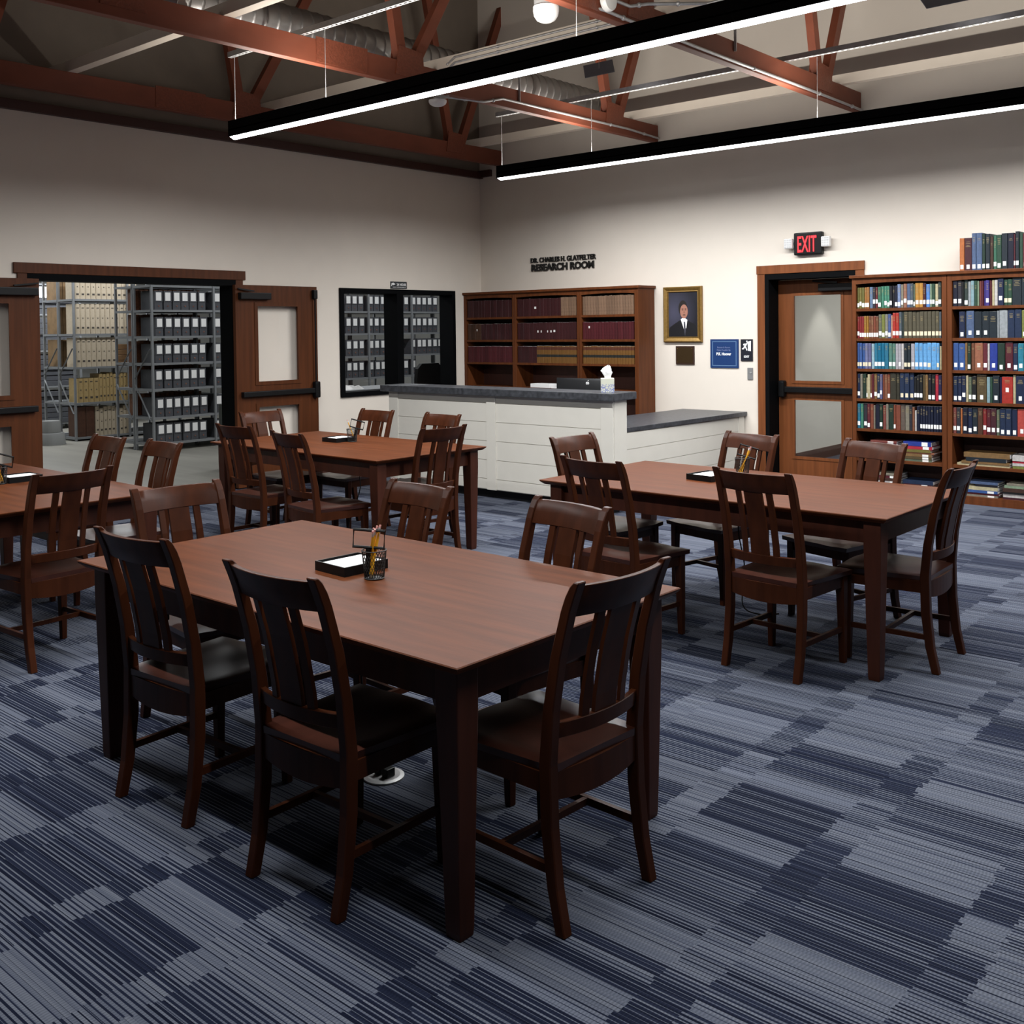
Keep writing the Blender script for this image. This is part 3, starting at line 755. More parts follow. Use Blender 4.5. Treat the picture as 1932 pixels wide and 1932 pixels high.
bm = BM(); box(bm, 1.30, 1.34, yS, -1.9, 0, .68); box(bm, 2.2, 2.24, yS, -1.9, 0, .68); wobj('support_panel', bm, DESKW, t)
bm = BM(); box(bm, xL-.06, 4.075, -2.775, -2.40, .997, 1.062); bevel(bm, .006); wobj('countertop', bm, STONE, t)
t = thing('desk_return', 'lower white desk return with grey top meeting the right wall', 'desk', (3.45, -1.2, 0))
bm = BM(); rt = lambda y: 3.80 + (y+2.45)*.012
box(bm, 3.09, 3.83, -2.45, -.02, .085, .665)
for a, c in zip([.09, .21, .36, .51, .663], [.21, .36, .51, .663]): box(bm, 3.83, 3.838, -2.45, -.14, a+.0025, c-.0025)
wobj('shiplap_panel', bm, DESKW, t)
bm = BM(); box(bm, 3.82, 3.846, -.14, -.02, .085, .665); bevel(bm, .002, 1); wobj('corner_board', bm, DESKW, t)
bm = BM(); box(bm, 3.12, 3.79, -2.44, -.04, 0, .085); wobj('toe_kick', bm, BLACK, t)
bm = BM(); loft(bm, [[(3.07, -2.48, z), (3.835, -2.48, z), (3.872, -.004, z), (3.07, -.004, z)] for z in (.667, .712)]); bevel(bm, .005); wobj('countertop', bm, STONE, t)
# tissue box
t = thing('tissue_box', 'pale patterned tissue box with a white tissue on the desk corner', 'tissue box', (3.915, -2.62, 1.062), R(38))
def tissue_mat():
    m = mat('tissue_card', (.60, .62, .50), .6); nt = m.node_tree; b = nt.nodes['Principled BSDF']
    tc = nt.nodes.new('ShaderNodeTexCoord'); v = nt.nodes.new('ShaderNodeTexVoronoi'); v.inputs['Scale'].default_value = 55; v.feature = 'DISTANCE_TO_EDGE'
    nt.links.new(tc.outputs['Object'], v.inputs['Vector'])
    sp = nt.nodes.new('ShaderNodeSeparateXYZ'); nt.links.new(tc.outputs['Object'], sp.inputs[0])
    a = nt.nodes.new('ShaderNodeMath'); a.operation = 'LESS_THAN'; nt.links.new(v.outputs['Distance'], a.inputs[0]); a.inputs[1].default_value = .10
    z = nt.nodes.new('ShaderNodeMath'); z.operation = 'LESS_THAN'; nt.links.new(sp.outputs[2], z.inputs[0]); z.inputs[1].default_value = .075
    mu = nt.nodes.new('ShaderNodeMath'); mu.operation = 'MULTIPLY'; nt.links.new(a.outputs[0], mu.inputs[0]); nt.links.new(z.outputs[0], mu.inputs[1])
    mx = nt.nodes.new('ShaderNodeMix'); mx.data_type = 'RGBA'; nt.links.new(mu.outputs[0], mx.inputs[0])
    mx.inputs[6].default_value = (.66, .67, .55, 1); mx.inputs[7].default_value = (.25, .28, .50, 1); nt.links.new(mx.outputs[2], b.inputs['Base Color'])
    return m
bm = BM(); box(bm, -.058, .058, -.058, .058, 0, .125); bevel(bm, .003); obj('carton', bm, tissue_mat(), t)
bm = BM(); secs = []
for z, r, cx, sq_ in ((.118, .030, 0, .5), (.145, .028, 0, .45), (.165, .040, .004, .4), (.185, .046, -.004, .35), (.205, .034, .0, .35), (.222, .020, .008, .35), (.232, .004, .012, .5)):
    secs.append([(cx + r*math.cos(2*PI*k/20)*(1+.22*math.sin(3*2*PI*k/20+z*60)), r*sq_*2*math.sin(2*PI*k/20)*(1+.2*math.cos(5*2*PI*k/20+z*40)), z + .012*math.cos(2*2*PI*k/20+1)*(z > .15)) for k in range(20)])
loft(bm, secs); obj('tissue', bm, PAPER, t, smooth=True)
# computer display behind the counter
t = thing('computer_monitor', 'black backed computer display behind the reception counter', 'monitor', (3.285, -2.15, .712), R(3))
bm = BM(); secs = []
for z, d in ((.10, .012), (.16, .030), (.30, .036), (.420, .020), (.440, .010)):
    secs.append([(-.30, 0, z), (.30, 0, z), (.30, -d*.3, z), (.18, -d, z), (-.18, -d, z), (-.30, -d*.3, z)])
loft(bm, secs); obj('shell', bm, mat('monitor_black', (.018, .019, .021), .35, var=.05), t, smooth=True)
bm = BM(); box(bm, -.06, .06, -.06, -.03, .01, .2); box(bm, -.09, .09, -.11, .09, 0, .01); obj('stand', bm, BLACK, t)
bm = BM(); box(bm, -.29, .29, 0, .006, .11, .43); obj('screen', bm, BLACK, t)
bm = BM()
for cx in (-.008, .008): bmesh.ops.create_uvsphere(bm, u_segments=12, v_segments=8, radius=.013, matrix=Matrix.Translation((cx+.075, -.030, .395)) @ Matrix.Diagonal((.85, .15, 1, 1)))
bmesh.ops.create_uvsphere(bm, u_segments=8, v_segments=6, radius=.009, matrix=Matrix.Translation((.083, -.030, .419)) @ Matrix.Rotation(.6, 4, 'Y') @ Matrix.Diagonal((.5, .2, 1, 1)))
obj('emblem', bm, PAPER, t, smooth=True)

# ------------------------------------------------------------------ bookcases
def bookcase(name, label, x0, bays, depth, boards, top, lower=None, sides=.045):
    """x0 = left outer side; bays = list of (inner x0, inner x1); front face at y=-depth"""
    t = thing(name, label, 'bookcase', ((x0+bays[-1][1])/2, -depth/2, 0), group='stained wood bookcases')
    yb = -depth
    ends = [x0]
    for (a, c), nx in zip(bays, bays[1:]+[None]):
        pass
    edges = [x0] + [v for b_ in bays for v in b_] + [bays[-1][1]+sides]
    for i in range(0, len(edges), 2):
        a, c = edges[i], edges[i+1]
        if i in (0, len(edges)-2):
            bm = BM(); box(bm, a, c, yb, -.006, 0, top-.03); bevel(bm, .002, 1); wobj('side_panel', bm, WOODB, t)
        else:
            for q in ((a, (a+c)/2-.002), ((a+c)/2+.002, c)):
                bm = BM(); box(bm, q[0], q[1], yb, -.006, 0, top-.03); bevel(bm, .002, 1); wobj('side_panel', bm, WOODB, t)
    bm = BM(); box(bm, x0-.02, edges[-1]+.02, yb-.022, -.004, top-.03, top); bevel(bm, .005); wobj('top_board', bm, WOODB, t)
    bm = BM(); box(bm, x0+.01, edges[-1]-.01, -.018, -.008, .02, top-.03); wobj('back_panel', bm, mat('bookcase_back', (.05, .014, .008), .6, var=.2, scale=(20, 20, 2)), t)
    for a, c in bays:
        bm = BM(); secs = []
        for i in range(11):
            u = i/10; x = a+(c-a)*u; z0 = top-.075 - .012*abs(2*u-1)**2
            secs.append([(x, yb+.001, z0), (x, yb+.021, z0), (x, yb+.021, top-.03), (x, yb+.001, top-.03)])
        loft(bm, secs); wobj('header_rail', bm, WOODB, t)
        bm = BM(); box(bm, a, c, yb+.004, yb+.022, .0, .045); wobj('plinth', bm, WOODB, t)
        for z in boards:
            bm = BM(); box(bm, a, c, yb+.005, -.012, z-.0135, z+.0135); wobj('shelf', bm, WOODB, t)
    return t
BD = .35
BOARDS = [1.774, 1.4875, 1.196, .909, .622, .335, .058]
BAY1, BAY2 = (5.226, 6.032), (6.122, 6.985)
bookcase('bookcase', 'tall stained bookcase full of library books right of the exit door', 5.187, [BAY1, BAY2], BD, BOARDS, 2.107)
BB = [(.045, .828), (.89, 1.838), (1.902, 2.655)]
bookcase('bookcase', 'stained wood bookcase with bound volumes behind the reception desk', 0.005, BB, .34, [1.772, 1.487, 1.203, .90, .45], 2.107, sides=.05)
# ------------------------------------------------------------------ books
PAL = dict(olive='#6f6a35', lolive='#7d7238', tan='#a8713a', steel='#6f85a3', char='#34323a', maroon='#6a2630', green='#3f7059', sea='#4e8f76', black='#1b1a24', navyb='#16182e',
 multi='#7f8fb4', greytan='#938a7a', salmon='#a1705c', slateb='#56698c', slate='#566068', sage='#67735f', gold='#c7903f', dkmar='#4a2029', corn='#5b8fd6', pale='#8fa388', dgreen='#2f4f3d',
 cream='#cbbf98', dkg='#36423e', red='#8f2b2c', ochre='#a8782f', brown='#7c4c35', lbrown='#8f5d45', olgr='#6b6e5e', moss='#7f8442', grey='#8f8c80', blue='#4a5e92', peach='#d9a184', verm='#b8352a',
 dolive='#5d5745', sblue='#3d5f9e', lilac='#7b80a8', plum='#6c6c94', lblue='#a3c3d0', teal='#2c7896', deept='#0f6f92', sgreen='#5e8a7c', pgrey='#b6b2b8', white='#d5d0cc', inkb='#1f2a33', sky='#6fb2ea',
 dkbl='#20304e', forest='#22382c', camel='#8a6a42', umber='#5a3a2a', khaki='#3b382c', navy='#1c2848', blk='#17181a', crim='#c02f42', indigo='#25204a', wine='#5c1f2a', rust='#8a4a36', stone='#8f8878',
 dkbrn='#4a3128', taupe='#6e6056', midn='#141c36', royal='#2a3f9c', brick='#8a4a42', clay='#a5694f', cyan='#2f87a0', lime='#a3b56a', coral='#c85045', ltgrey='#a6abae', orange='#c4733f', purple='#4a3f90', aqua='#90b0b8', bronze='#5f4f33')
CNAME = dict(olive='olive', lolive='olive green', tan='tan orange', steel='steel blue', char='charcoal', maroon='maroon', green='green', sea='sea green', black='black', navyb='blue-black', multi='blue and grey',
 greytan='grey-tan', salmon='salmon brown', slateb='slate blue', slate='slate grey', sage='sage green', gold='golden yellow', dkmar='dark maroon', corn='cornflower blue', pale='pale green', dgreen='dark green', cream='cream', dkg='grey-green',
 red='dark red', ochre='ochre', brown='brown', lbrown='light brown', olgr='olive grey', moss='moss green', grey='grey', blue='blue', peach='peach', verm='bright red', dolive='drab olive', sblue='medium blue', lilac='lilac blue', plum='dusky blue',
 lblue='light blue', teal='teal', deept='deep teal', sgreen='soft green', pgrey='pale grey', white='white', inkb='ink black', sky='sky blue', dkbl='dark blue', forest='forest green', camel='camel', umber='umber', khaki='dark khaki', navy='navy',
 blk='black', crim='crimson', indigo='indigo', wine='wine red', rust='rust brown', stone='stone grey', dkbrn='dark brown', taupe='taupe', midn='midnight blue', royal='royal blue', brick='brick', clay='clay pink', cyan='turquoise', lime='lime green', coral='coral red', ltgrey='light grey', orange='orange', purple='purple', aqua='pale aqua', bronze='bronze')
def book_mesh(w, h, d):
    """book standing upright, spine (slightly rounded) toward -y, base centre of spine at the origin"""
    bm = BM(); c = min(.003, w*.14); g = .0035
    out = [(-w/2, .006), (-w/2+c, .0012), (0, 0), (w/2-c, .0012), (w/2, .006), (w/2, d), (-w/2, d)]
    # cover shell as a U around the text block
    inn = [(-w/2+.0025, .010), (w/2-.0025, .010), (w/2-.0025, d), (-w/2+.0025, d)]
    loft(bm, [[(x, y, 0) for x, y in out], [(x, y, h) for x, y in out]])
    n0 = len(bm.faces)
    box(bm, -w/2+.0025, w/2-.0025, .008, d-.006, h, h+.0004)
    bm.faces.ensure_lookup_table()
    for f in bm.faces[n0:]: f.material_index = 1
    return mesh_of('book', bm, [BOOK, PAPER])
LABELM = mat('spine_label', (.74, .73, .70), .6)
TITLE = mat('gilt_title', (.22, .17, .08), .5)
LABELC = mat('spine_label_cream', (.62, .54, .38), .6)
def book(x, y, z, w, h, d, col, label, cat, group, lab=None, rotz=0., lean=0., name='book'):
    o = obj(name, book_mesh(w, h, d), None, loc=(x, y, z), rotz=rotz)
    if lean: o.rotation_euler.y = lean
    o.color = (*[v*.58 for v in srgb(PAL[col])], 1)
    tag(o, label, cat, group)
    if lab:
        hw = min(w*.40, .013); z0 = {'l': .014, 'm': .028, 'h': .045, 'c': .024, 'x': .10}[lab]
        bm = BM(); box(bm, -hw, hw, -.0008, .0015, z0, z0+.038)
        obj('call_number_label', bm, LABELC if lab == 'c' else LABELM, o)
    if w > .021 and rnd.random() < .75 and col not in ('white', 'pgrey', 'ltgrey', 'cream'):
        bm = BM(); zt_ = h*rnd.uniform(.80, .9)
        for q in range(rnd.choice((2, 3, 4, 5))):
            hw = w*rnd.uniform(.18, .33); box(bm, -hw, hw, -.0006, .001, zt_-.0035, zt_); zt_ -= rnd.uniform(.008, .016)
        obj('spine_title', bm, TITLE, o)
    return o
def shelf_row(x0, zfloor, yfront, spec, place_, group, k=.00052, wmax=None, depth=.21, name='book', kind='book'):
    """spec: (width, height, colour, label) in picture units of the shelf photo crop"""
    total = sum(s[0] for s in spec)
    if wmax: k = wmax/total
    x = x0
    for i, s in enumerate(spec):
        w = s[0]*k; h = s[1]
        lb = '%s %s, %s from left on %s' % (CNAME[s[2]], kind, ordn(i+1), place_)
        book(x+w/2, yfront+rnd.uniform(0, .012), zfloor, w-.0012, h, depth+rnd.uniform(-.02, .01), s[2], lb, 'book', group, s[3] if len(s) > 3 else None, name=name)
        x += w
def P(txt):
    """'w h colour label;...' compact spec; 'n*' repeats"""
    out = []
    for e in txt.split(';'):
        e = e.split()
        rep = 1
        if '*' in e[0]: rep, e[0] = int(e[0].split('*')[0]), e[0].split('*')[1]
        for _ in range(rep): out.append((float(e[0]), float(e[1])/1000, e[2], e[3] if len(e) > 3 and e[3] != '-' else None))
    return out
G1 = 'library books in the bookcase by the exit door'
ROWS1 = [
 '40 200 olive l;45 200 lolive m;50 200 olive l;45 200 tan l;45 202 tan l;60 203 steel;50 200 char h;45 198 maroon h;65 202 green l;45 205 sea;50 206 sea m;45 206 sea l;50 206 black m;45 205 black;50 205 navyb l;55 220 multi l;45 216 greytan m;60 222 salmon h;65 222 slateb m;50 222 slate m;30 215 sage l;68 224 gold m;68 224 gold m;50 220 dkmar m;65 210 corn m;35 212 pale m;50 212 dgreen m;55 210 cream l;55 226 dkg m',
 '45 208 red m;42 210 red l;45 210 red l;45 212 ochre l;40 212 ochre l;45 212 brown l;45 210 lbrown l;42 212 rust l;50 208 brown l;65 224 olgr m;60 226 moss l;55 226 grey m;55 228 blue l;32 215 peach;58 238 verm m;58 238 verm m;50 246 slate m;38 246 dkg;75 246 dolive c;72 246 dolive c;70 246 dolive c;70 246 dolive c;70 246 dolive c;68 246 dolive c;68 246 dolive c;66 246 dolive c;66 246 dolive c;40 240 slate c',
 '40 248 sblue c;55 246 sblue c;55 246 sblue c;55 244 lilac c;60 244 plum c;55 240 lblue;65 246 teal m;65 246 deept m;65 246 deept m;70 246 teal;62 244 sgreen m;62 244 sgreen m;55 240 pgrey;50 240 pgrey m;50 240 white;62 244 inkb c;62 244 inkb c;70 240 pgrey m;70 248 sky m;70 248 sky m;75 248 sky m;75 248 sky c;95 248 sky;45 246 sky c;38 215 cream',
 '55 236 navy m;45 232 stone;65 236 forest;28 200 cream l;50 232 cream;35 230 brown l;35 238 maroon;60 240 camel m;55 240 dkbl l;45 236 plum h;35 234 rust;55 236 lbrown;50 240 rust l;115 246 khaki;65 244 khaki;85 250 dkbl c;90 250 dkbl c;80 250 dkbl c;50 215 blk m;50 235 blk m;60 238 blk m;40 238 bronze;50 240 camel;60 240 black l;65 240 blk l;55 244 crim;60 238 indigo l',
 '65 236 teal m;55 236 sea;80 238 char m;60 236 maroon l;70 238 rust;32 222 stone;90 238 navyb;65 238 forest m;65 228 brick;50 240 stone;100 240 forest;45 238 rust l;90 236 rust;90 238 taupe;85 238 stone;55 240 char;45 222 lbrown;40 190 white;62 232 midn;8*52 234 midn m'.replace('8*52 234 midn m', ';'.join(['52 234 midn m']*8)),
]
ROWS2 = [
 '50 230 navyb m;45 230 char m;22 222 blk;40 238 dkg l;32 226 ltgrey;34 226 aqua;32 225 dgreen;18 222 pale;22 222 brick;26 222 wine;20 222 purple;36 225 purple m;26 224 wine;26 226 cream;34 226 white;60 234 navy h;40 228 dgreen c;42 228 dgreen c;95 250 inkb;82 250 inkb;82 250 inkb;82 250 inkb;82 250 inkb',
 '75 10 blk',
 '50 246 sblue m;60 244 sblue m;24 250 camel;32 244 forest l;34 246 brown;75 246 clay m;42 244 maroon m;20 240 white;70 244 royal m;65 244 forest l;70 250 wine m;44 240 dkbl l;52 242 cyan m;26 244 lime;40 246 char l;60 246 blk;40 250 inkb;44 236 wine m;60 240 navy',
 '42 230 dkbl l;38 230 navy l;40 234 navy h;22 240 cream;30 226 sage m;45 232 blk m;92 246 bronze m;32 230 aqua;24 228 dgreen;62 240 inkb m;18 230 indigo;100 234 verm x;26 250 cream;80 242 navy m;34 234 dkbrn l;52 238 bronze m;26 238 forest l;46 240 teal;26 220 cream l;36 222 peach l;44 230 stone',
 '28 232 brick m;34 230 char m;16 226 orange;44 232 navyb m;36 232 navy l;46 236 inkb m;42 236 umber;30 232 red h;34 234 wine m;46 234 dkmar m;26 226 sage m;48 238 dkbl l;48 238 dkbl l;44 236 navy l;72 240 coral m;42 234 sblue l;30 240 khaki;24 238 bronze;50 236 coral l;34 232 wine l;46 238 cyan l',
]
for r in range(5):
    shelf_row(BAY1[0]+.004, BOARDS[r]+.0135, -BD+.012, P(ROWS1[r]), ('top shelf', 'second shelf', 'third shelf', 'fourth shelf', 'fifth shelf')[r] + ' beside exit door', G1, wmax=BAY1[1]-BAY1[0]-.012)
    if r != 1:
        shelf_row(BAY2[0]+.004, BOARDS[r]+.0135, -BD+.012, P(ROWS2[r]), ('top shelf', '', 'third shelf', 'fourth shelf', 'fifth shelf')[r] + ' of right bay', G1, wmax=BAY2[1]-BAY2[0]-.012)
shelf_row(BAY2[0]+.055, BOARDS[1]+.0135, -BD+.012, P('50 238 navy l;12 232 blk;64 242 slateb m;62 234 inkb m;60 234 inkb m;64 234 inkb;14 238 ltgrey;68 246 ltgrey;55 248 dkbl;56 248 dkbl;46 240 moss l;50 240 dkbl m;40 244 bronze;60 240 navy;55 242 brick m'), 'second shelf of right bay', G1, wmax=BAY2[1]-BAY2[0]-.07)
shelf_row(6.185, 2.107, -.34, P('55 292 orange l;85 292 dkmar l;48 330 slateb l;66 330 slateb l;34 322 forest l;52 318 inkb l;36 290 dkbrn;36 300 green m;54 302 dgreen l;66 312 inkb m;66 312 navyb;16 300 wine m;40 322 inkb m;40 310 dgreen;60 300 maroon l;55 310 navy m'), 'the bookcase top', 'books standing on top of the bookcase', wmax=.62)
# stacks of books lying flat on the low shelves
def flat_stack(x0, x1, zf, spec, place_, grp):
    z = zf
    for i, (h, col, dx0, dx1, lab) in enumerate(spec):
        a, c = x0+dx0, x1+dx1; w = c-a
        h2 = h-.001
        bm = BM(); d = .23; y0 = -BD+.03+rnd.uniform(0, .012)
        hw = w/2
        loft(bm, [[(-hw, 0, k) for k in (.0, h2)] + [(-hw, d, h2), (-hw, d, 0)], [(hw, 0, k) for k in (0, h2)] + [(hw, d, h2), (hw, d, 0)]])
        n0 = len(bm.faces); box(bm, hw, hw+.0005, .006, d-.006, .003, h2-.003); bm.faces.ensure_lookup_table()
        for f in bm.faces[n0:]: f.material_index = 1
        o = obj('book', mesh_of('book', bm, [BOOK, PAPER]), None, loc=((a+c)/2, y0, z))
        o.color = (*[v*.62 for v in srgb(PAL[col])], 1)
        n = len(spec)-i
        tag(o, '%s book lying %s from top of %s' % (CNAME[col], ORD[n], place_), 'book', grp)
        if lab:
            bm = BM(); box(bm, hw-.085, hw-.03, -.0008, .001, .002, h2-.002); obj('call_number_label', bm, LABELM, o)
        z += h
z6, z7 = .335+.0135, .058+.0135
GF = 'books lying in stacks on the low shelves'
flat_stack(5.33, 5.60, z6, [(.03, 'dkbrn', 0, 0, 0), (.022, 'stone', .01, 0, 0), (.03, 'dkbl', 0, -.01, 1), (.025, 'cream', 0, 0, 0), (.022, 'bronze', 0, 0, 1), (.03, 'wine', 0, 0, 1), (.018, 'brick', .02, 0, 1)], 'low stack behind the chair beside exit door', GF)
flat_stack(5.665, 5.925, z6, [(.022, 'sage', -.01, 0, 1), (.024, 'bronze', -.005, 0, 1), (.026, 'camel', 0, 0, 1), (.014, 'clay', 0, .02, 0), (.028, 'lolive', 0, -.01, 0), (.030, 'crim', .005, .005, 1), (.042, 'royal', 0, -.005, 1)], 'the stack with a royal blue top book', GF)
flat_stack(5.40, 5.62, z7, [(.024, 'stone', 0, 0, 1), (.026, 'cream', 0, 0, 1), (.024, 'white', .01, 0, 1), (.025, 'dkbrn', 0, 0, 0), (.026, 'wine', 0, 0, 1), (.022, 'stone', 0, 0, 0)], 'bottom stack seen through the chair slats', GF)
flat_stack(5.655, 5.935, z7, [(.030, 'white', -.01, -.01, 0), (.034, 'dkmar', .01, -.02, 1), (.034, 'dkbl', 0, 0, 0)], 'bottom stack of three beside the divider', GF)
flat_stack(6.21, 6.60, z6, [(.020, 'cream', -.06, .0, 0), (.022, 'camel', -.02, 0, 0), (.034, 'inkb', .02, -.03, 0), (.044, 'camel', 0, 0, 0)], 'the stack with a camel brown top book', GF)
flat_stack(6.625, 6.93, z6, [(.024, 'moss', 0, 0, 0), (.026, 'white', 0, .0, 0), (.018, 'crim', 0, 0, 0), (.048, 'white', 0, -.01, 0)], 'the white stack at right edge, low shelf', GF)
flat_stack(6.23, 6.50, z7, [(.02, 'stone', 0, 0, 1), (.016, 'maroon', 0, .01, 0), (.024, 'sblue', 0, 0, 1), (.034, 'cream', 0, 0, 0), (.02, 'black', .08, 0, 0), (.022, 'slateb', .02, 0, 0)], 'bottom stack right of the end chair', GF)
flat_stack(6.545, 6.92, z7, [(.018, 'dkmar', 0, 0, 0), (.032, 'white', 0, 0, 0), (.016, 'blk', 0, .0, 0), (.034, 'dkbrn', 0, 0, 1), (.024, 'pale', .01, 0, 0), (.020, 'stone', .03, 0, 0)], 'bottom stack at the right edge', GF)
# bound volumes behind the desk
def law_mat():
    m = bpy.data.materials.new('law_book_calf'); m.use_nodes = True; nt = m.node_tree; b = nt.nodes['Principled BSDF']; b.inputs['Roughness'].default_value = .5
    tc = nt.nodes.new('ShaderNodeTexCoord'); sp = nt.nodes.new('ShaderNodeSeparateXYZ'); nt.links.new(tc.outputs['Object'], sp.inputs[0])
    mr = nt.nodes.new('ShaderNodeMapRange'); mr.inputs[1].default_value = 0; mr.inputs[2].default_value = .24; nt.links.new(sp.outputs[2], mr.inputs[0])
    cr = nt.nodes.new('ShaderNodeValToRGB'); cr.color_ramp.interpolation = 'CONSTANT'; nt.links.new(mr.outputs[0], cr.inputs[0])
    base = (.135, .06, .011, 1)
    cr.color_ramp.elements[0].color = base
    cr.color_ramp.elements[1].position = .30; cr.color_ramp.elements[1].color = (.012, .012, .01, 1)
    for p, c in ((.43, base), (.66, (.075, .02, .009, 1)), (.80, base)):
        e = cr.color_ramp.elements.new(p); e.color = c
    nt.links.new(cr.outputs[0], b.inputs['Base Color']); return m
LAW = law_mat()
G2 = 'bound volumes behind the reception desk'
def vols(bay, board, seq, place_):
    x = BB[bay][0]+.012; tot = sum(n*w for n, w, *_ in seq); k = (BB[bay][1]-BB[bay][0]-.03)/tot; i = 0
    for n, w, h, col, nm in seq:
        for _ in range(n):
            i += 1; ww = w*k
            hh = h+rnd.uniform(-.003, .003); d = .17
            lb = '%s, %s from left on %s behind the desk' % (nm, ordn(i), place_)
            o = obj('bound_volume', book_mesh(ww-.001, hh, d), None, loc=(x+ww/2, -.33+rnd.uniform(0, .006), board+.0135))
            c = srgb(col); v = rnd.uniform(.8, 1.2)*.5; o.color = (c[0]*v, c[1]*v, c[2]*v, 1)
            if 'law' in nm: o.data.materials[0] = LAW
            tag(o, lb, 'book', G2)
            if (bay, place_[:3], i) in SPOT:
                zz, ww2 = SPOT[(bay, place_[:3], i)]
                bm = BM(); box(bm, -ww2, ww2, -.001, .001, zz, zz+.026); obj('spine_label', bm, LABELM, o)
            x += ww
SPOT = {(1, 'top', 6): (.09, .014), (1, 'mid', 7): (.085, .009), (1, 'mid', 8): (.085, .007), (1, 'mid', 10): (.085, .006), (1, 'mid', 11): (.085, .009), (1, 'mid', 12): (.09, .013), (2, 'mid', 3): (.13, .009), (0, 'mid', 4): (.11, .007)}
MAR, WIN, TAN, BRN = '#4a1f22', '#5e2027', '#9a7a62', '#5a3a28'
bt = 'the %s shelf of the %s bay'
pl = lambda r, b: ('top', 'middle', 'bottom')[r] + ' book shelf, ' + ('left bay', 'centre bay', 'right bay')[b]
vols(0, 1.772, [(15, 1, .212, MAR, 'dark maroon volume')], pl(0, 0))
vols(1, 1.772, [(13, 1.1, .212, MAR, 'dark maroon volume'), (6, .8, .218, TAN, 'tan volume')], pl(0, 1))
vols(2, 1.772, [(19, 1, .218, TAN, 'pinkish tan volume')], pl(0, 2))
vols(0, 1.487, [(5, 1, .20, BRN, 'brown volume'), (11, 1, .20, MAR, 'dark maroon volume')], pl(1, 0))
vols(1, 1.487, [(18, 1, .205, MAR, 'dark red volume')], pl(1, 1))
vols(2, 1.487, [(19, 1, .20, WIN, 'wine red volume')], pl(1, 2))
vols(0, 1.203, [(15, 1, .20, WIN, 'wine red volume')], pl(2, 0))
vols(1, 1.203, [(5, 1.1, .20, MAR, 'dark red volume'), (11, 1, .205, '#8a6426', 'calf law volume')], pl(2, 1))
vols(2, 1.203, [(18, 1, .205, '#8a6426', 'calf law volume')], pl(2, 2))
bm = BM(); box(bm, 1.10, 1.40, -.325, -.10, .914, .962); bevel(bm, .003); wthing('binder', bm, PAPER, 'white binder lying on the writing shelf behind the desk', 'binder')
bm = BM(); box(bm, 1.43, 1.63, -.325, -.15, .914, .924); wthing('paper_sheaf', bm, PAPER, 'thin white papers beside the binder behind the desk', 'paper')

# ------------------------------------------------------------------ signs and things on the right wall
LET = mat('black_letter', (.006, .006, .006), .35)
t = thing('wall_lettering', 'raised black wall lettering above the bookcase behind the desk', 'sign', (1.37, -.012, 2.36))
bm = fit(text_bm('DR. CHARLES H. GLATFELTER', .085, .02, .0016), 1.015); place(bm, ON_RIGHT, (1.374, -.012, 2.462)); wobj('name_line', bm, LET, t)
bm = fit(text_bm('RESEARCH ROOM', .118, .02, .0036), .975); place(bm, ON_RIGHT, (1.368, -.012, 2.358)); wobj('title_line', bm, LET, t)
t = thing('exit_sign', 'black exit sign with red letters and twin emergency lamp heads', 'exit sign', (4.60, -.03, 2.355))
bm = BM(); box(bm, 4.446, 4.752, -.06, 0, 2.355, 2.585); bevel(bm, .014, 3); wobj('housing', bm, BLACK, t)
bm = fit(text_bm('EXIT', .235, .006, .002), .205); place(bm, ON_RIGHT, (4.59, -.0625, 2.385)); wobj('letters', bm, REDE, t, label='glowing red letters')
for x in (4.395, 4.80):
    bm = BM(); box(bm, x-.045, x+.045, -.09, -.035, 2.425, 2.53); bevel(bm, .012, 2); h_ = wobj('lamp_head', bm, mat('lamp_head_white', (.75, .75, .74), .35), t, label='white lamp head')
    bm = BM()
    for i in range(3):
        for j in range(4): box(bm, x-.036+i*.026, x-.016+i*.026, -.0925, -.088, 2.432+j*.024, 2.450+j*.024)
    wobj('reflector', bm, STEEL, h_)
    bm = BM(); box(bm, min(x, 4.6)+.03 if x < 4.6 else 4.745, (4.46 if x < 4.6 else x-.03), -.05, -.03, 2.46, 2.49); wobj('bracket', bm, BLACK, t)
# portrait
t = thing('portrait', 'gold framed portrait of a man in a dark suit', 'picture', (3.085, -.01, 1.458))
px0, px1, pz0, pz1 = 2.836, 3.335, 1.460, 2.084
bm = BM()
fwid = .062
def frame_side(a, c, horiz):
    pass
for (xa, za), (xb, zb) in (((px0, pz0), (px1, pz0)), ((px1, pz0), (px1, pz1)), ((px1, pz1), (px0, pz1)), ((px0, pz1), (px0, pz0))):
    prof = [(0, -.0), (0, -.028), (.012, -.036), (.028, -.030), (.045, -.022), (.056, -.024), (.062, -.014), (.062, 0)]
    d = Vector((xb-xa, 0, zb-za)).normalized(); nrm = Vector((-d.z, 0, d.x))
    L_ = Vector((xb-xa, 0, zb-za)).length
    secs = []
    for end in (0, 1):
        sec = []
        for u, y in prof:
            p = Vector((xa, 0, za)) + nrm*u + d*(u if end == 0 else L_-u); sec.append((p.x, y, p.z))
        secs.append(sec)
    loft(bm, secs)
wobj('frame', bm, GOLD, t)
def disc(cx, cz, rx, rz, y, n=28, th=.0012, a0=0, a1=2*PI):
    bm = BM(); lo, hi = [], []
    pts = [(cx+rx*math.cos(a0+(a1-a0)*k/n), cz+rz*math.sin(a0+(a1-a0)*k/n)) for k in range(n)]
    loft(bm, [[(x, y, z) for x, z in pts], [(x, y+th, z) for x, z in pts]]); return bm
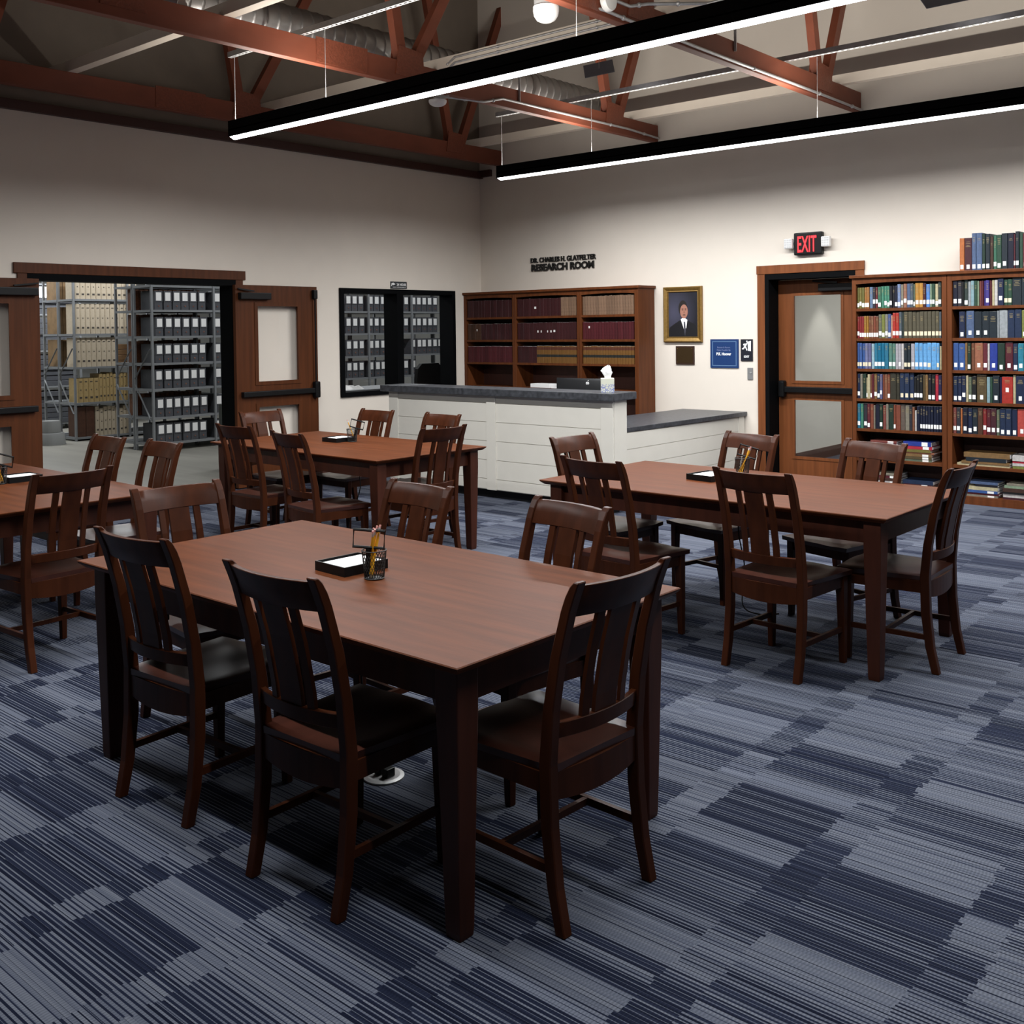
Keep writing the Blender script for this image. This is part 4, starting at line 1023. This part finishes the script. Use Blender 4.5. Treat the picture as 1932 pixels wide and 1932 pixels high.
def poly(pts, y, th=.0012):
    bm = BM(); loft(bm, [[(x, y, z) for x, z in pts], [(x, y+th, z) for x, z in pts]]); return bm
def portrait_bg():
    m = mat('portrait_ground', (.05, .05, .08), .5); nt = m.node_tree; b = nt.nodes['Principled BSDF']
    tc = nt.nodes.new('ShaderNodeTexCoord'); mp = nt.nodes.new('ShaderNodeMapping'); nt.links.new(tc.outputs['Object'], mp.inputs[0])
    mp.inputs['Location'].default_value = (.42, 0, -1.0); mp.inputs['Scale'].default_value = (3.4, 0, 3.0)
    g = nt.nodes.new('ShaderNodeTexGradient'); g.gradient_type = 'SPHERICAL'; nt.links.new(mp.outputs[0], g.inputs[0])
    cr = nt.nodes.new('ShaderNodeValToRGB'); nt.links.new(g.outputs[0], cr.inputs[0])
    cr.color_ramp.elements[0].color = (.005, .005, .011, 1); cr.color_ramp.elements[1].color = (.055, .055, .09, 1)
    nt.links.new(cr.outputs[0], b.inputs['Base Color']); return m
cx, cz = 3.09, 1.86
bm = BM(); box(bm, px0+.05, px1-.05, -.010, -.004, pz0+.05, pz1-.05); can = wobj('canvas', bm, portrait_bg(), t)
SUIT = mat('painted_suit', (.004, .004, .006), .5); SKIN = mat('painted_skin', (.36, .165, .115), .5); HAIR = mat('painted_hair', (.012, .009, .008), .5)
bm = poly([(2.89, 1.512), (3.28, 1.512), (3.28, 1.61), (3.235, 1.665), (3.15, 1.70), (3.10, 1.735), (3.05, 1.71), (2.97, 1.665), (2.915, 1.63), (2.89, 1.58)], -.0115); wobj('painted_suit', bm, SUIT, can)
bm = poly([(3.055, 1.72), (3.10, 1.60), (3.128, 1.62), (3.142, 1.71), (3.10, 1.74)], -.0125); wobj('painted_shirt', bm, PAPER, can)
bm = poly([(3.094, 1.69), (3.112, 1.69), (3.122, 1.60), (3.112, 1.525), (3.098, 1.60)], -.0135); wobj('painted_tie', bm, mat('painted_tie', (.05, .05, .065), .5, var=.5, scale=(80, 80, 160)), can)
bm = disc(3.085, 1.842, .056, .088, -.0130); wobj('painted_hair', bm, HAIR, can)
bm = disc(3.100, 1.806, .050, .078, -.0142); wobj('painted_face', bm, SKIN, can)
bm = BM()
for q in ((3.083, 1.822, .011, .0035), (3.121, 1.822, .011, .0035), (3.083, 1.834, .014, .0035), (3.121, 1.834, .013, .0035), (3.103, 1.767, .019, .005)):
    b2 = disc(*q, -.0150, 14); me_ = bpy.data.meshes.new('q'); b2.to_mesh(me_); b2.free(); bm.from_mesh(me_); bpy.data.meshes.remove(me_)
wobj('painted_features', bm, HAIR, can)
bm = poly([(3.100, 1.822), (3.113, 1.790), (3.100, 1.784), (3.093, 1.79)], -.0150); wobj('painted_nose', bm, mat('painted_shadow', (.25, .11, .075), .5), can)
# plaque
t = thing('plaque', 'small dark bronze plaque below the portrait', 'plaque', (3.107, 0, 1.208))
bm = BM(); box(bm, 2.988, 3.227, -.014, 0, 1.21, 1.417); bevel(bm, .003); wobj('backing', bm, mat('plaque_wood', (.035, .014, .008), .45, var=.2), t)
bm = BM(); box(bm, 3.005, 3.21, -.017, -.013, 1.228, 1.40); wobj('plate', bm, mat('plaque_bronze', (.055, .032, .012), .4, metal=.5), t)
bm = BM()
for x in (3.015, 3.20):
    for z in (1.238, 1.39): box(bm, x-.003, x+.003, -.019, -.016, z-.003, z+.003)
wobj('pin', bm, GOLD, t)
# blue donor sign
t = thing('donor_sign', 'square blue sign with white lettering between portrait and exit door', 'sign', (3.603, 0, 1.178))
bm = BM(); box(bm, 3.432, 3.776, -.012, 0, 1.180, 1.493); wobj('panel', bm, mat('sign_blue', (.008, .035, .13), .4), t)
bm = BM()
for q in ((3.455, 3.753, 1.200, 1.209), (3.455, 3.753, 1.463, 1.472), (3.455, 3.464, 1.209, 1.463), (3.744, 3.753, 1.209, 1.463)): box(bm, q[0], q[1], -.0135, -.011, q[2], q[3])
wobj('border', bm, mat('sign_pale_blue', (.10, .18, .32), .4), t)
for s_, z, sz, wd, m_ in (('Research Room', 1.395, .026, .155, mat('sign_text_dim', (.16, .20, .36), .5)), ('Made Possible By', 1.365, .026, .165, MATS['sign_text_dim']), ('P.K. Hoover', 1.318, .042, .18, PAPER)):
    bm = fit(text_bm(s_, sz, .003, .0015 if m_ is PAPER else 0), wd); place(bm, ON_RIGHT, (3.597, -.0130, z)); wobj('lettering', bm, m_, t)
# exit pictogram sign
t = thing('exit_pictogram', 'small black exit sign with a white running figure beside the door', 'sign', (3.873, 0, 1.258))
bm = BM(); box(bm, 3.803, 3.944, -.010, 0, 1.258, 1.492); wobj('panel', bm, mat('sign_black', (.010, .011, .018), .4), t)
def rp(pts): return poly([(3.803+u*.141, 1.258+v*.234) for u, v in pts], -.0118, .002)
bm = rp([(.60, .87), (.66, .90), (.88, .925), (.86, .45), (.62, .47)]); wobj('door_symbol', bm, PAPER, t)
bm = rp([(.22, .78), (.30, .80), (.48, .80), (.57, .88), (.59, .82), (.50, .72), (.44, .68), (.50, .60), (.57, .50), (.50, .47), (.42, .58), (.34, .62), (.27, .535), (.12, .53), (.12, .58), (.22, .60), (.31, .70), (.30, .735), (.22, .71)]); wobj('running_figure', bm, PAPER, t)
bm = disc(3.803+.53*.141, 1.258+.90*.234, .0085, .0085, -.0118, 14, .002); wobj('figure_head', bm, PAPER, t)
bm = fit(text_bm('EXIT', .030, .002, .001), .062); place(bm, ON_RIGHT, (3.873, -.0115, 1.295)); wobj('lettering', bm, PAPER, t)
t = thing('key_switch', 'small grey metal key switch plate beside the exit door', 'switch', (3.913, 0, 1.06))
bm = BM(); box(bm, 3.880, 3.944, -.010, 0, 1.058, 1.186); bevel(bm, .003); wobj('plate', bm, mat('plate_grey', (.25, .25, .25), .4, metal=.3), t)
bm = BM(); bmesh.ops.create_cone(bm, cap_ends=True, segments=16, radius1=.009, radius2=.009, depth=.008, matrix=Matrix.Translation((3.921, -.013, 1.132)) @ Matrix.Rotation(PI/2, 4, 'X')); wobj('key_cylinder', bm, STEEL, t)
# camera sign over the window
t = thing('surveillance_sign', 'small black 24 hour surveillance sign above the window', 'sign', (0, -1.475, 2.138))
bm = BM(); box(bm, 0, .006, -1.609, -1.341, 2.136, 2.222); wobj('panel', bm, mat('sign_dark', (.02, .025, .03), .4), t)
bm = fit(text_bm('24 HOUR', .042, .003, .001), .155); place(bm, ON_LEFT, (.0068, -1.432, 2.172)); wobj('lettering', bm, PAPER, t)
bm = fit(text_bm('VIDEO SURVEILLANCE', .018, .002, 0), .215); place(bm, ON_LEFT, (.0068, -1.470, 2.148)); wobj('lettering', bm, MATS['sign_text_dim'] if False else PAPER, t)
bm = BM(); loft(bm, [[(x, -1.60, 2.200), (x, -1.56, 2.208), (x, -1.53, 2.190), (x, -1.57, 2.176)] for x in (.005, .0075)]); loft(bm, [[(x, -1.595, 2.19), (x, -1.585, 2.185), (x, -1.59, 2.168), (x, -1.60, 2.168)] for x in (.005, .0075)]); wobj('camera_symbol', bm, PAPER, t)

# ------------------------------------------------------------------ small things in the trusses
WP = mat('white_plastic', (.82, .82, .80), .35)
t = thing('globe_sensor', 'white globe fixture hanging from the truss above the near pendant', 'fixture', (4.93, -4.68, 3.66), group='white ceiling sensors')
bm = BM(); lathe(bm, [(0, 0), (.035, .004), (.062, .018), (.080, .045), (.086, .075), (.086, .105), (.078, .112), (0, .112)], 28); obj('globe', bm, WP, t, smooth=True)
bm = BM(); lathe(bm, [(.080, .112), (.080, .20), (.03, .21)], 24); obj('collar', bm, STEEL, t, smooth=True)
bm = BM(); bar(bm, (0, 0, .18), (.18, 0, .18), .05, .03); obj('bracket', bm, STEEL, t)
t = thing('dome_sensor', 'white dome sensor on the underside of the middle truss, below pendant line', 'fixture', (2.60, -3.37, 3.655), group='white ceiling sensors')
bm = BM(); lathe(bm, [(0, 0), (.045, .004), (.072, .02), (.082, .04), (.082, .055), (0, .055)], 28); obj('dome', bm, WP, t, smooth=True)
bm = BM(); lathe(bm, [(.035, .055), (.035, .085), (.0, .085)], 16); obj('base', bm, STEEL, t)
bm = BM(); bar(bm, (0, 0, .078), (.14, 0, .078), .04, .02); obj('bracket', bm, STEEL, t)
t = thing('disc_speaker', 'round white disc fixture on the truss side at top of photo', 'fixture', (5.19, -4.33, 3.83), R(0), group='white ceiling sensors')
bm = BM(); bmesh.ops.create_cone(bm, cap_ends=True, segments=28, radius1=.075, radius2=.068, depth=.045, matrix=Matrix.Translation((0, 0, 0)) @ Matrix.Rotation(PI/2, 4, 'Y')); bevel(bm, .01, 2); obj('disc', bm, WP, t, smooth=True)
bm = BM(); box(bm, -.045, -.02, -.03, .03, -.03, .03); obj('base', bm, STEEL, t)
def conduit(pts, label, r=.012):
    t = thing('conduit', label, 'conduit', tuple(pts[0]), group='electrical conduits on the trusses')
    bm = BM(); out = []
    P_ = [Vector(p) for p in pts]
    for i in range(len(P_)-1):
        for k in range(8): out.append(P_[i].lerp(P_[i+1], k/8))
    out.append(P_[-1]); tube(bm, out, r, 10); wobj('pipe', bm, STEEL, t, smooth=True)
    bm = BM()
    for i in range(1, len(P_)):
        m_ = P_[i-1].lerp(P_[i], .5); bmesh.ops.create_uvsphere(bm, u_segments=8, v_segments=6, radius=r*1.6, matrix=Matrix.Translation(m_))
    wobj('strap', bm, STEEL, t)
conduit([(2.66, -3.33, 3.74), (2.78, -2.95, 3.735), (2.795, -2.7, 3.80), (2.795, -1.3, 3.80), (2.795, -.62, 3.80), (2.795, -.03, 3.775)], 'grey conduit along the middle truss chord down to the wall')
conduit([(5.02, -4.62, 3.79), (5.165, -4.35, 3.77), (5.165, -3.9, 3.76), (5.165, -3.0, 3.755), (5.165, -1.5, 3.755), (5.165, -.5, 3.75), (5.165, -.03, 3.745)], 'grey conduit along the near truss chord to the wall')
conduit([(5.17, -4.95, 3.86), (5.17, -4.5, 3.86), (5.17, -4.05, 3.86), (5.22, -3.9, 3.90), (5.5, -3.56, 3.92), (7.5, -3.56, 3.95)], 'grey conduit bending off the near truss onto the beige beam')
for dz, dy, lb in ((.0, -.06, 'lower thin conduit strapped to the beige beam over the near pendant'), (.045, -.06, 'upper thin conduit strapped to the beige beam over the near pendant')):
    conduit([(2.80, -3.52, 3.87+dz), (3.0, -3.56, 3.945+dz), (4.0, -3.56, 3.945+dz), (5.05, -3.56, 3.945+dz)], lb, .009)
def hanger(x, y, z0, z1, lb):
    bm = BM(); box(bm, x-.011, x+.011, y-.003, y+.003, z0, z1); wthing('strap_hanger', bm, STEEL, lb, 'hanger', 'perforated steel strap hangers')
hanger(2.79, -2.45, 3.80, 4.12, 'perforated steel strap hanging over the middle truss chord')
hanger(5.16, -2.55, 3.84, 4.40, 'steel strap hanger rising from the near truss chord')
GP = mat('smoked_panel', (.20, .21, .25), .25, spec=.5)
for x, y, z, lb in ((3.56, -2.17, 3.98, 'small grey tilted panel hanging beyond the near pendant, by truss web'), (6.72, -2.17, 3.965, 'small grey tilted panel cut by the top edge of the photo')):
    t = thing('hanging_panel', lb, 'panel', (x, y, z), group='grey tilted hanging panels')
    bm = BM(); loft(bm, [[(-.17, -.03, 0), (.17, -.03, 0), (.06, .09, .15), (-.28, .09, .15)], [(-.17, -.03, .008), (.17, -.03, .008), (.06, .09, .158), (-.28, .09, .158)]]); obj('sheet', bm, GP, t)
    bm = BM(); tube(bm, [(-.05, .03, .08), (-.05, .03, 1.9)], .003, 6); obj('hanger_rod', bm, STEEL, t)

# ------------------------------------------------------------------ the archive behind the left wall
def rack(label, xf, depth, ys, zs_, top, group, brace_ends=True):
    """shelving run, front face at x=xf (facing +x), going back to xf-depth"""
    t = thing('steel_rack', label, 'shelving', (xf-depth/2, ys[0], 0), group=group)
    for y in ys:
        for x in (xf, xf-depth):
            bm = BM(); s = .0145
            box(bm, x-s*1.1, x+s*1.1, y-s, y+s, 0, top); wobj('post', bm, RACK, t)
    for y0, y1 in zip(ys, ys[1:]):
        for z in zs_:
            bm = BM(); box(bm, xf-depth+.02, xf, y0+.012, y1-.012, z-.018, z+.012); wobj('shelf', bm, RACK, t)
    if brace_ends:
        y = ys[0]-.02
        for (za, zb, s) in ((1.42, 1.0, 1), (.92, .42, -1)):
            xa, xb = (xf-.02, xf-depth+.02) if s > 0 else (xf-depth+.02, xf-.02)
            bm = BM(); bar(bm, (xa, y, za), (xb, y, zb), .004, .022); wobj('cross_brace', bm, RACK, t)
        for z in zs_:
            bm = BM(); box(bm, xf-depth, xf, ys[0]-.02, ys[0]-.014, z-.02, z+.012); wobj('end_rail', bm, RACK, t)
    return t
ZB = [.103, .461, .854, 1.211, 1.583, 1.947, 2.289]
YB_ = [-2.55, -1.574, -.594, .386, 1.367, 2.347, 3.33]
rack('grey steel shelving run carrying archive boxes, seen through doorway and window', -3.80, .46, YB_, ZB, 2.44, 'grey steel archive shelving')
rack('grey steel shelving run standing back to back behind the archive boxes', -4.31, .46, YB_, ZB, 2.44, 'grey steel archive shelving')
ZA = [.044, .572, 1.119, 1.629, 2.163]
YA = [-2.50, -1.62, -.72, .2]
rack('grey steel shelving with cream volumes, left in the archive doorway', -6.137, .48, YA, ZA, 2.60, 'grey steel archive shelving')
rack('grey steel shelving with large brown folios at the far left of the doorway', -6.64, .48, YA, ZA, 2.60, 'grey steel archive shelving')
def box_proto():
    bm = BM(); w, h, d = .118, .262, .38
    box(bm, -d, -.006, -w/2, w/2, 0, h); 
    box(bm, -.30, 0, -w/2-.0005, w/2+.0005, h*.42, h+.002)
    bevel(bm, .0015, 1)
    o = obj('document_box', bm, BOXG); tag(o, 'x', 'archive box', 'grey archive document boxes')
    bm = BM(); box(bm, -.001, .0015, -w*.34, w*.34, h*.48, h*.92); obj('title_label', bm, PAPER, o, label='white title label')
    bm = BM(); tube(bm, [(.002, .008*math.cos(2*PI*k/12), h*.20+.008*math.sin(2*PI*k/12)) for k in range(12)], .0022, 4, closed=True); obj('pull_ring', bm, PULL, o, label='copper pull ring')
    return o
bp0 = box_proto(); used = [False]
SH = ['bottom', 'second', 'third', 'fourth', 'fifth', 'top']
def put_box(y, z, lb, shade):
    if not used[0]: o = bp0; used[0] = True; o.location = (-3.832, y, z); o['label'] = lb
    else: o = dup(bp0, (-3.832+rnd.uniform(-.015, .0), y, z), R(rnd.uniform(-1.5, 1.5)), lb)
    return o
def box_row(y0, n, shelf, where, step=.128, gaps=()):
    y = y0
    for i in range(n):
        if i in gaps: y += .05
        put_box(y, ZB[shelf]+.013, 'grey document box, %s from left on %s shelf %s' % (ordn(i+1), SH[shelf] if shelf < 5 else 'top', where), 0)
        y += step*rnd.uniform(.96, 1.06)
for s in range(6):
    box_row(-2.42+.012*rnd.uniform(-1, 1), 6, s, 'seen through doorway', .136)
    put_box(-1.49, ZB[s]+.013, 'grey document box on %s shelf, cut by the right door jamb' % SH[s], 0)
for s in (2, 3, 4, 5):
    box_row(.84, 4, s, 'through left window pane', .132)
    box_row(1.45, 3, s, 'right of post, left window pane', .132)
    if s in (4, 5): box_row(2.12, 2, s, 'through right window pane', .13)
    if s in (2,): box_row(2.12, 2, s, 'through right window pane', .11)
    if s == 3: box_row(2.42, 6, s, 'through right window pane', .128)
    elif s == 2: box_row(2.42, 1, s, 'right of post, right window pane', .128)
    else: box_row(2.43, 5, s, 'right of post, right window pane', .13)
# cream volumes
def cream(y, z, w, h, lb, d=.30, col=None, marks=True):
    bm = BM(); cs = []
    for k in range(7):
        a = -PI/2 + PI*k/6; cs.append((-.012+.012*math.cos(a), w/2*math.sin(a)))
    sec = [(-d, -w/2)] + cs + [(-d, w/2)]
    loft(bm, [[(x, q, 0) for x, q in sec], [(x, q, h) for x, q in sec]])
    o = obj('bound_register', bm, CREAM if col is None else col, loc=(-6.165, y, z)); tag(o, lb, 'book', 'bound registers in the archive')
    if marks:
        for zz, hh, ww in ((.86*h, .007, .24), (.52*h, .009, .10), (.20*h, .014, .24)):
            bm = BM(); box(bm, -.004, .0008, -w*ww, w*ww, zz-hh, zz+hh); obj('title_stamp', bm, INK, o)
    return o
def reg_row(y0, n, shelf, w, h, nm, where, jit=0, col=None, marks=True, start=1):
    y = y0
    for i in range(n):
        cream(y+w/2, ZA[shelf]+.013, w-.004, h+rnd.uniform(-jit, jit), '%s register, %s from left on %s' % (nm, ordn(i+start), where), col=col, marks=marks); y += w
    return y
reg_row(-2.46, 12, 4, .085, .36, 'cream bound', 'top shelf through doorway')
reg_row(-2.46, 12, 3, .080, .46, 'cream bound', 'fourth shelf through doorway')
y = reg_row(-2.46, 8, 2, .082, .45, 'cream bound', 'middle shelf through doorway')
TANR = mat('tan_binding', (.42, .30, .13), .6, var=.1, scale=(30, 30, 30)); DBR = mat('brown_leather', (.075, .030, .016), .5, var=.2, scale=(20, 20, 20)); MBR = mat('mid_brown_leather', (.16, .085, .035), .55, var=.2, scale=(20, 20, 20))
bm = BM()
for k in range(4):
    b = BM(); box(b, -.36, 0, -.10, .10, 0, .082); bevel(b, .008); o = obj('leather_volume', b, MBR, loc=(-6.17, y+.12, ZA[2]+.013+k*.085)); tag(o, 'large brown leather volume lying %s from bottom in archive doorway' % ORD[k+1], 'book', 'brown leather volumes lying flat')
bm.free()
y = reg_row(-2.44, 4, 1, .085, .37, 'tan bound', 'second shelf through doorway', col=TANR)
reg_row(y, 9, 1, .058, .43, 'narrow tan bound', 'second shelf through doorway', .02, TANR, start=1)
y = reg_row(-2.46, 2, 0, .14, .46, 'large dark brown', 'bottom shelf through doorway', col=DBR, marks=False)
reg_row(y+.01, 9, 0, .066, .43, 'pale cream', 'bottom shelf through doorway', .025)
FOL = mat('brown_folio', (.20, .125, .06), .65, var=.25, scale=(10, 10, 10))
for i, (s, h) in enumerate(((2, .42), (3, .42), (4, .36))):
    for j in range(3):
        b = BM(); box(b, -.40, 0, -.03, .03, 0, h); bevel(b, .004); o = obj('folio', b, FOL, loc=(-6.675, -2.44+j*.066, ZA[s]+.013)); tag(o, '%s brown folio from the end on %s rear shelf at doorway left' % (ORD[j+1], SH[s]), 'book', 'brown folios on the rear archive shelving')
# rear run volumes peeping over the boxes
GIL = mat('gilt_brown_leather', (.14, .05, .02), .5, var=.5, scale=(60, 60, 30))
for s in range(1, 6):
    for j in range(14):
        yv = -2.46 + j*.075
        b = BM(); box(b, -.2, 0, -.034, .034, 0, .305+rnd.uniform(-.01, .01)); bevel(b, .004, 1); o = obj('leather_volume', b, GIL, loc=(-4.345, yv, ZB[s]+.013))
        tag(o, 'brown leather volume peeping over the boxes, %s from left, %s shelf' % (ordn(j+1), SH[s]), 'book', 'leather volumes behind the archive boxes')
# flat boxes at far left
rack('dim grey steel shelving at the far left with flat boxes', -8.45, .6, [-2.25, -1.25, -.25], [.1, .74, 1.36, 1.98, 2.5], 2.6, 'grey steel archive shelving', False)
k = 0
for zb, nb in ((.1, 6), (.74, 6), (1.36, 6), (1.98, 3)):
    for j in range(nb):
        k += 1; b = BM(); box(b, -.5, 0, -.42, .42, 0, .084); bevel(b, .003, 1)
        o = obj('flat_box', b, BOXG, loc=(-8.46+rnd.uniform(-.02, .02), -1.74+rnd.uniform(-.02, .02), zb+.013+j*.092)); tag(o, 'flat dark grey box, %s from bottom of the pile left in doorway' % ordn(k), 'archive box', 'flat grey boxes piled in the archive')
for j, (z, y) in enumerate(((2.27, -1.90), (2.27, -1.58))):
    b = BM(); box(b, -.4, 0, -.14, .14, 0, .19); bevel(b, .004); o = obj('white_carton', b, PAPER, loc=(-8.46, y, z)); tag(o, ('left', 'right')[j] + ' white carton on the far shelving at doorway top left', 'carton', 'white cartons in the archive')
t = thing('kick_stool', 'round grey step stool on the archive floor at doorway left', 'stool', (-6.05, -2.93, 0))
bm = BM(); lathe(bm, [(.21, 0), (.205, .02), (.185, .165), (.175, .175), (.145, .175)], 28); obj('lower_step', bm, mat('stool_grey', (.22, .225, .22), .5), t, smooth=True)
bm = BM(); lathe(bm, [(.145, .175), (.135, .34), (.125, .355), (0, .357)], 28); obj('upper_step', bm, MATS['stool_grey'], t, smooth=True)
t = thing('filing_cabinet', 'low grey-green metal cabinet just inside the archive door jamb', 'cabinet', (-1.25, -2.74, 0))
bm = BM(); box(bm, -.30, .30, -.255, .3, 0, .775); bevel(bm, .006); obj('body', bm, mat('cabinet_green', (.05, .058, .055), .45), t)
for z in (.05, .40):
    bm = BM(); box(bm, .30, .31, -.23, .28, z, z+.32); obj('drawer', bm, MATS['cabinet_green'], t)
# table and papers inside the archive window
t = thing('work_table', 'grey work table just inside the archive window', 'table', (-1.0, -1.3, 0))
bm = BM(); box(bm, -.42, .42, -.75, .75, .86, .89); bevel(bm, .004); obj('tabletop', bm, mat('table_grey', (.30, .31, .32), .4), t)
for sx in (-.37, .37):
    for sy in (-.7, .7):
        bm = BM(); box(bm, sx-.02, sx+.02, sy-.02, sy+.02, 0, .86); obj('leg', bm, RACK, t)
bm = BM()
g = [[bm.verts.new((-1.15+.32*i/6, -1.62+.30*j/6, .892+.05*abs(math.sin(i*1.3+j*.9))*(0 < i < 6)*(0 < j < 6))) for j in range(7)] for i in range(7)]
for i in range(6):
    for j in range(6): bm.faces.new((g[i][j], g[i+1][j], g[i+1][j+1], g[i][j+1]))
wthing('crumpled_paper', bm, PAPER, 'crumpled white paper on the table inside the archive window', 'paper')
t = thing('office_chair', 'black office chair dark in the lower right of the archive window', 'chair', (-1.1, .10, 0))
bm = BM(); secs = []
for z, hw in ((.62, .20), (.75, .25), (.95, .26), (1.10, .24), (1.17, .16)): secs.append([(x, y, z) for x, y in ((-.03, -hw), (.03, -hw), (.05, 0), (.03, hw), (-.03, hw), (-.05, 0))])
loft(bm, secs); obj('backrest', bm, BLACK, t, smooth=True)
bm = BM(); box(bm, -.50, -.02, -.24, .24, .44, .52); bevel(bm, .03, 3); obj('seat', bm, BLACK, t)
bm = BM(); tube(bm, [(-.26, 0, .06), (-.26, 0, .45)], .03, 10); obj('column', bm, BLACK, t)
for k in range(5):
    a = 2*PI*k/5; bm = BM(); bar(bm, (-.26, 0, .07), (-.26+.3*math.cos(a), .3*math.sin(a), .035), .04, .03); obj('leg', bm, BLACK, t)
bm = BM(); box(bm, -.01, .03, -.04, .04, .46, .7); obj('back_bar', bm, BLACK, t)
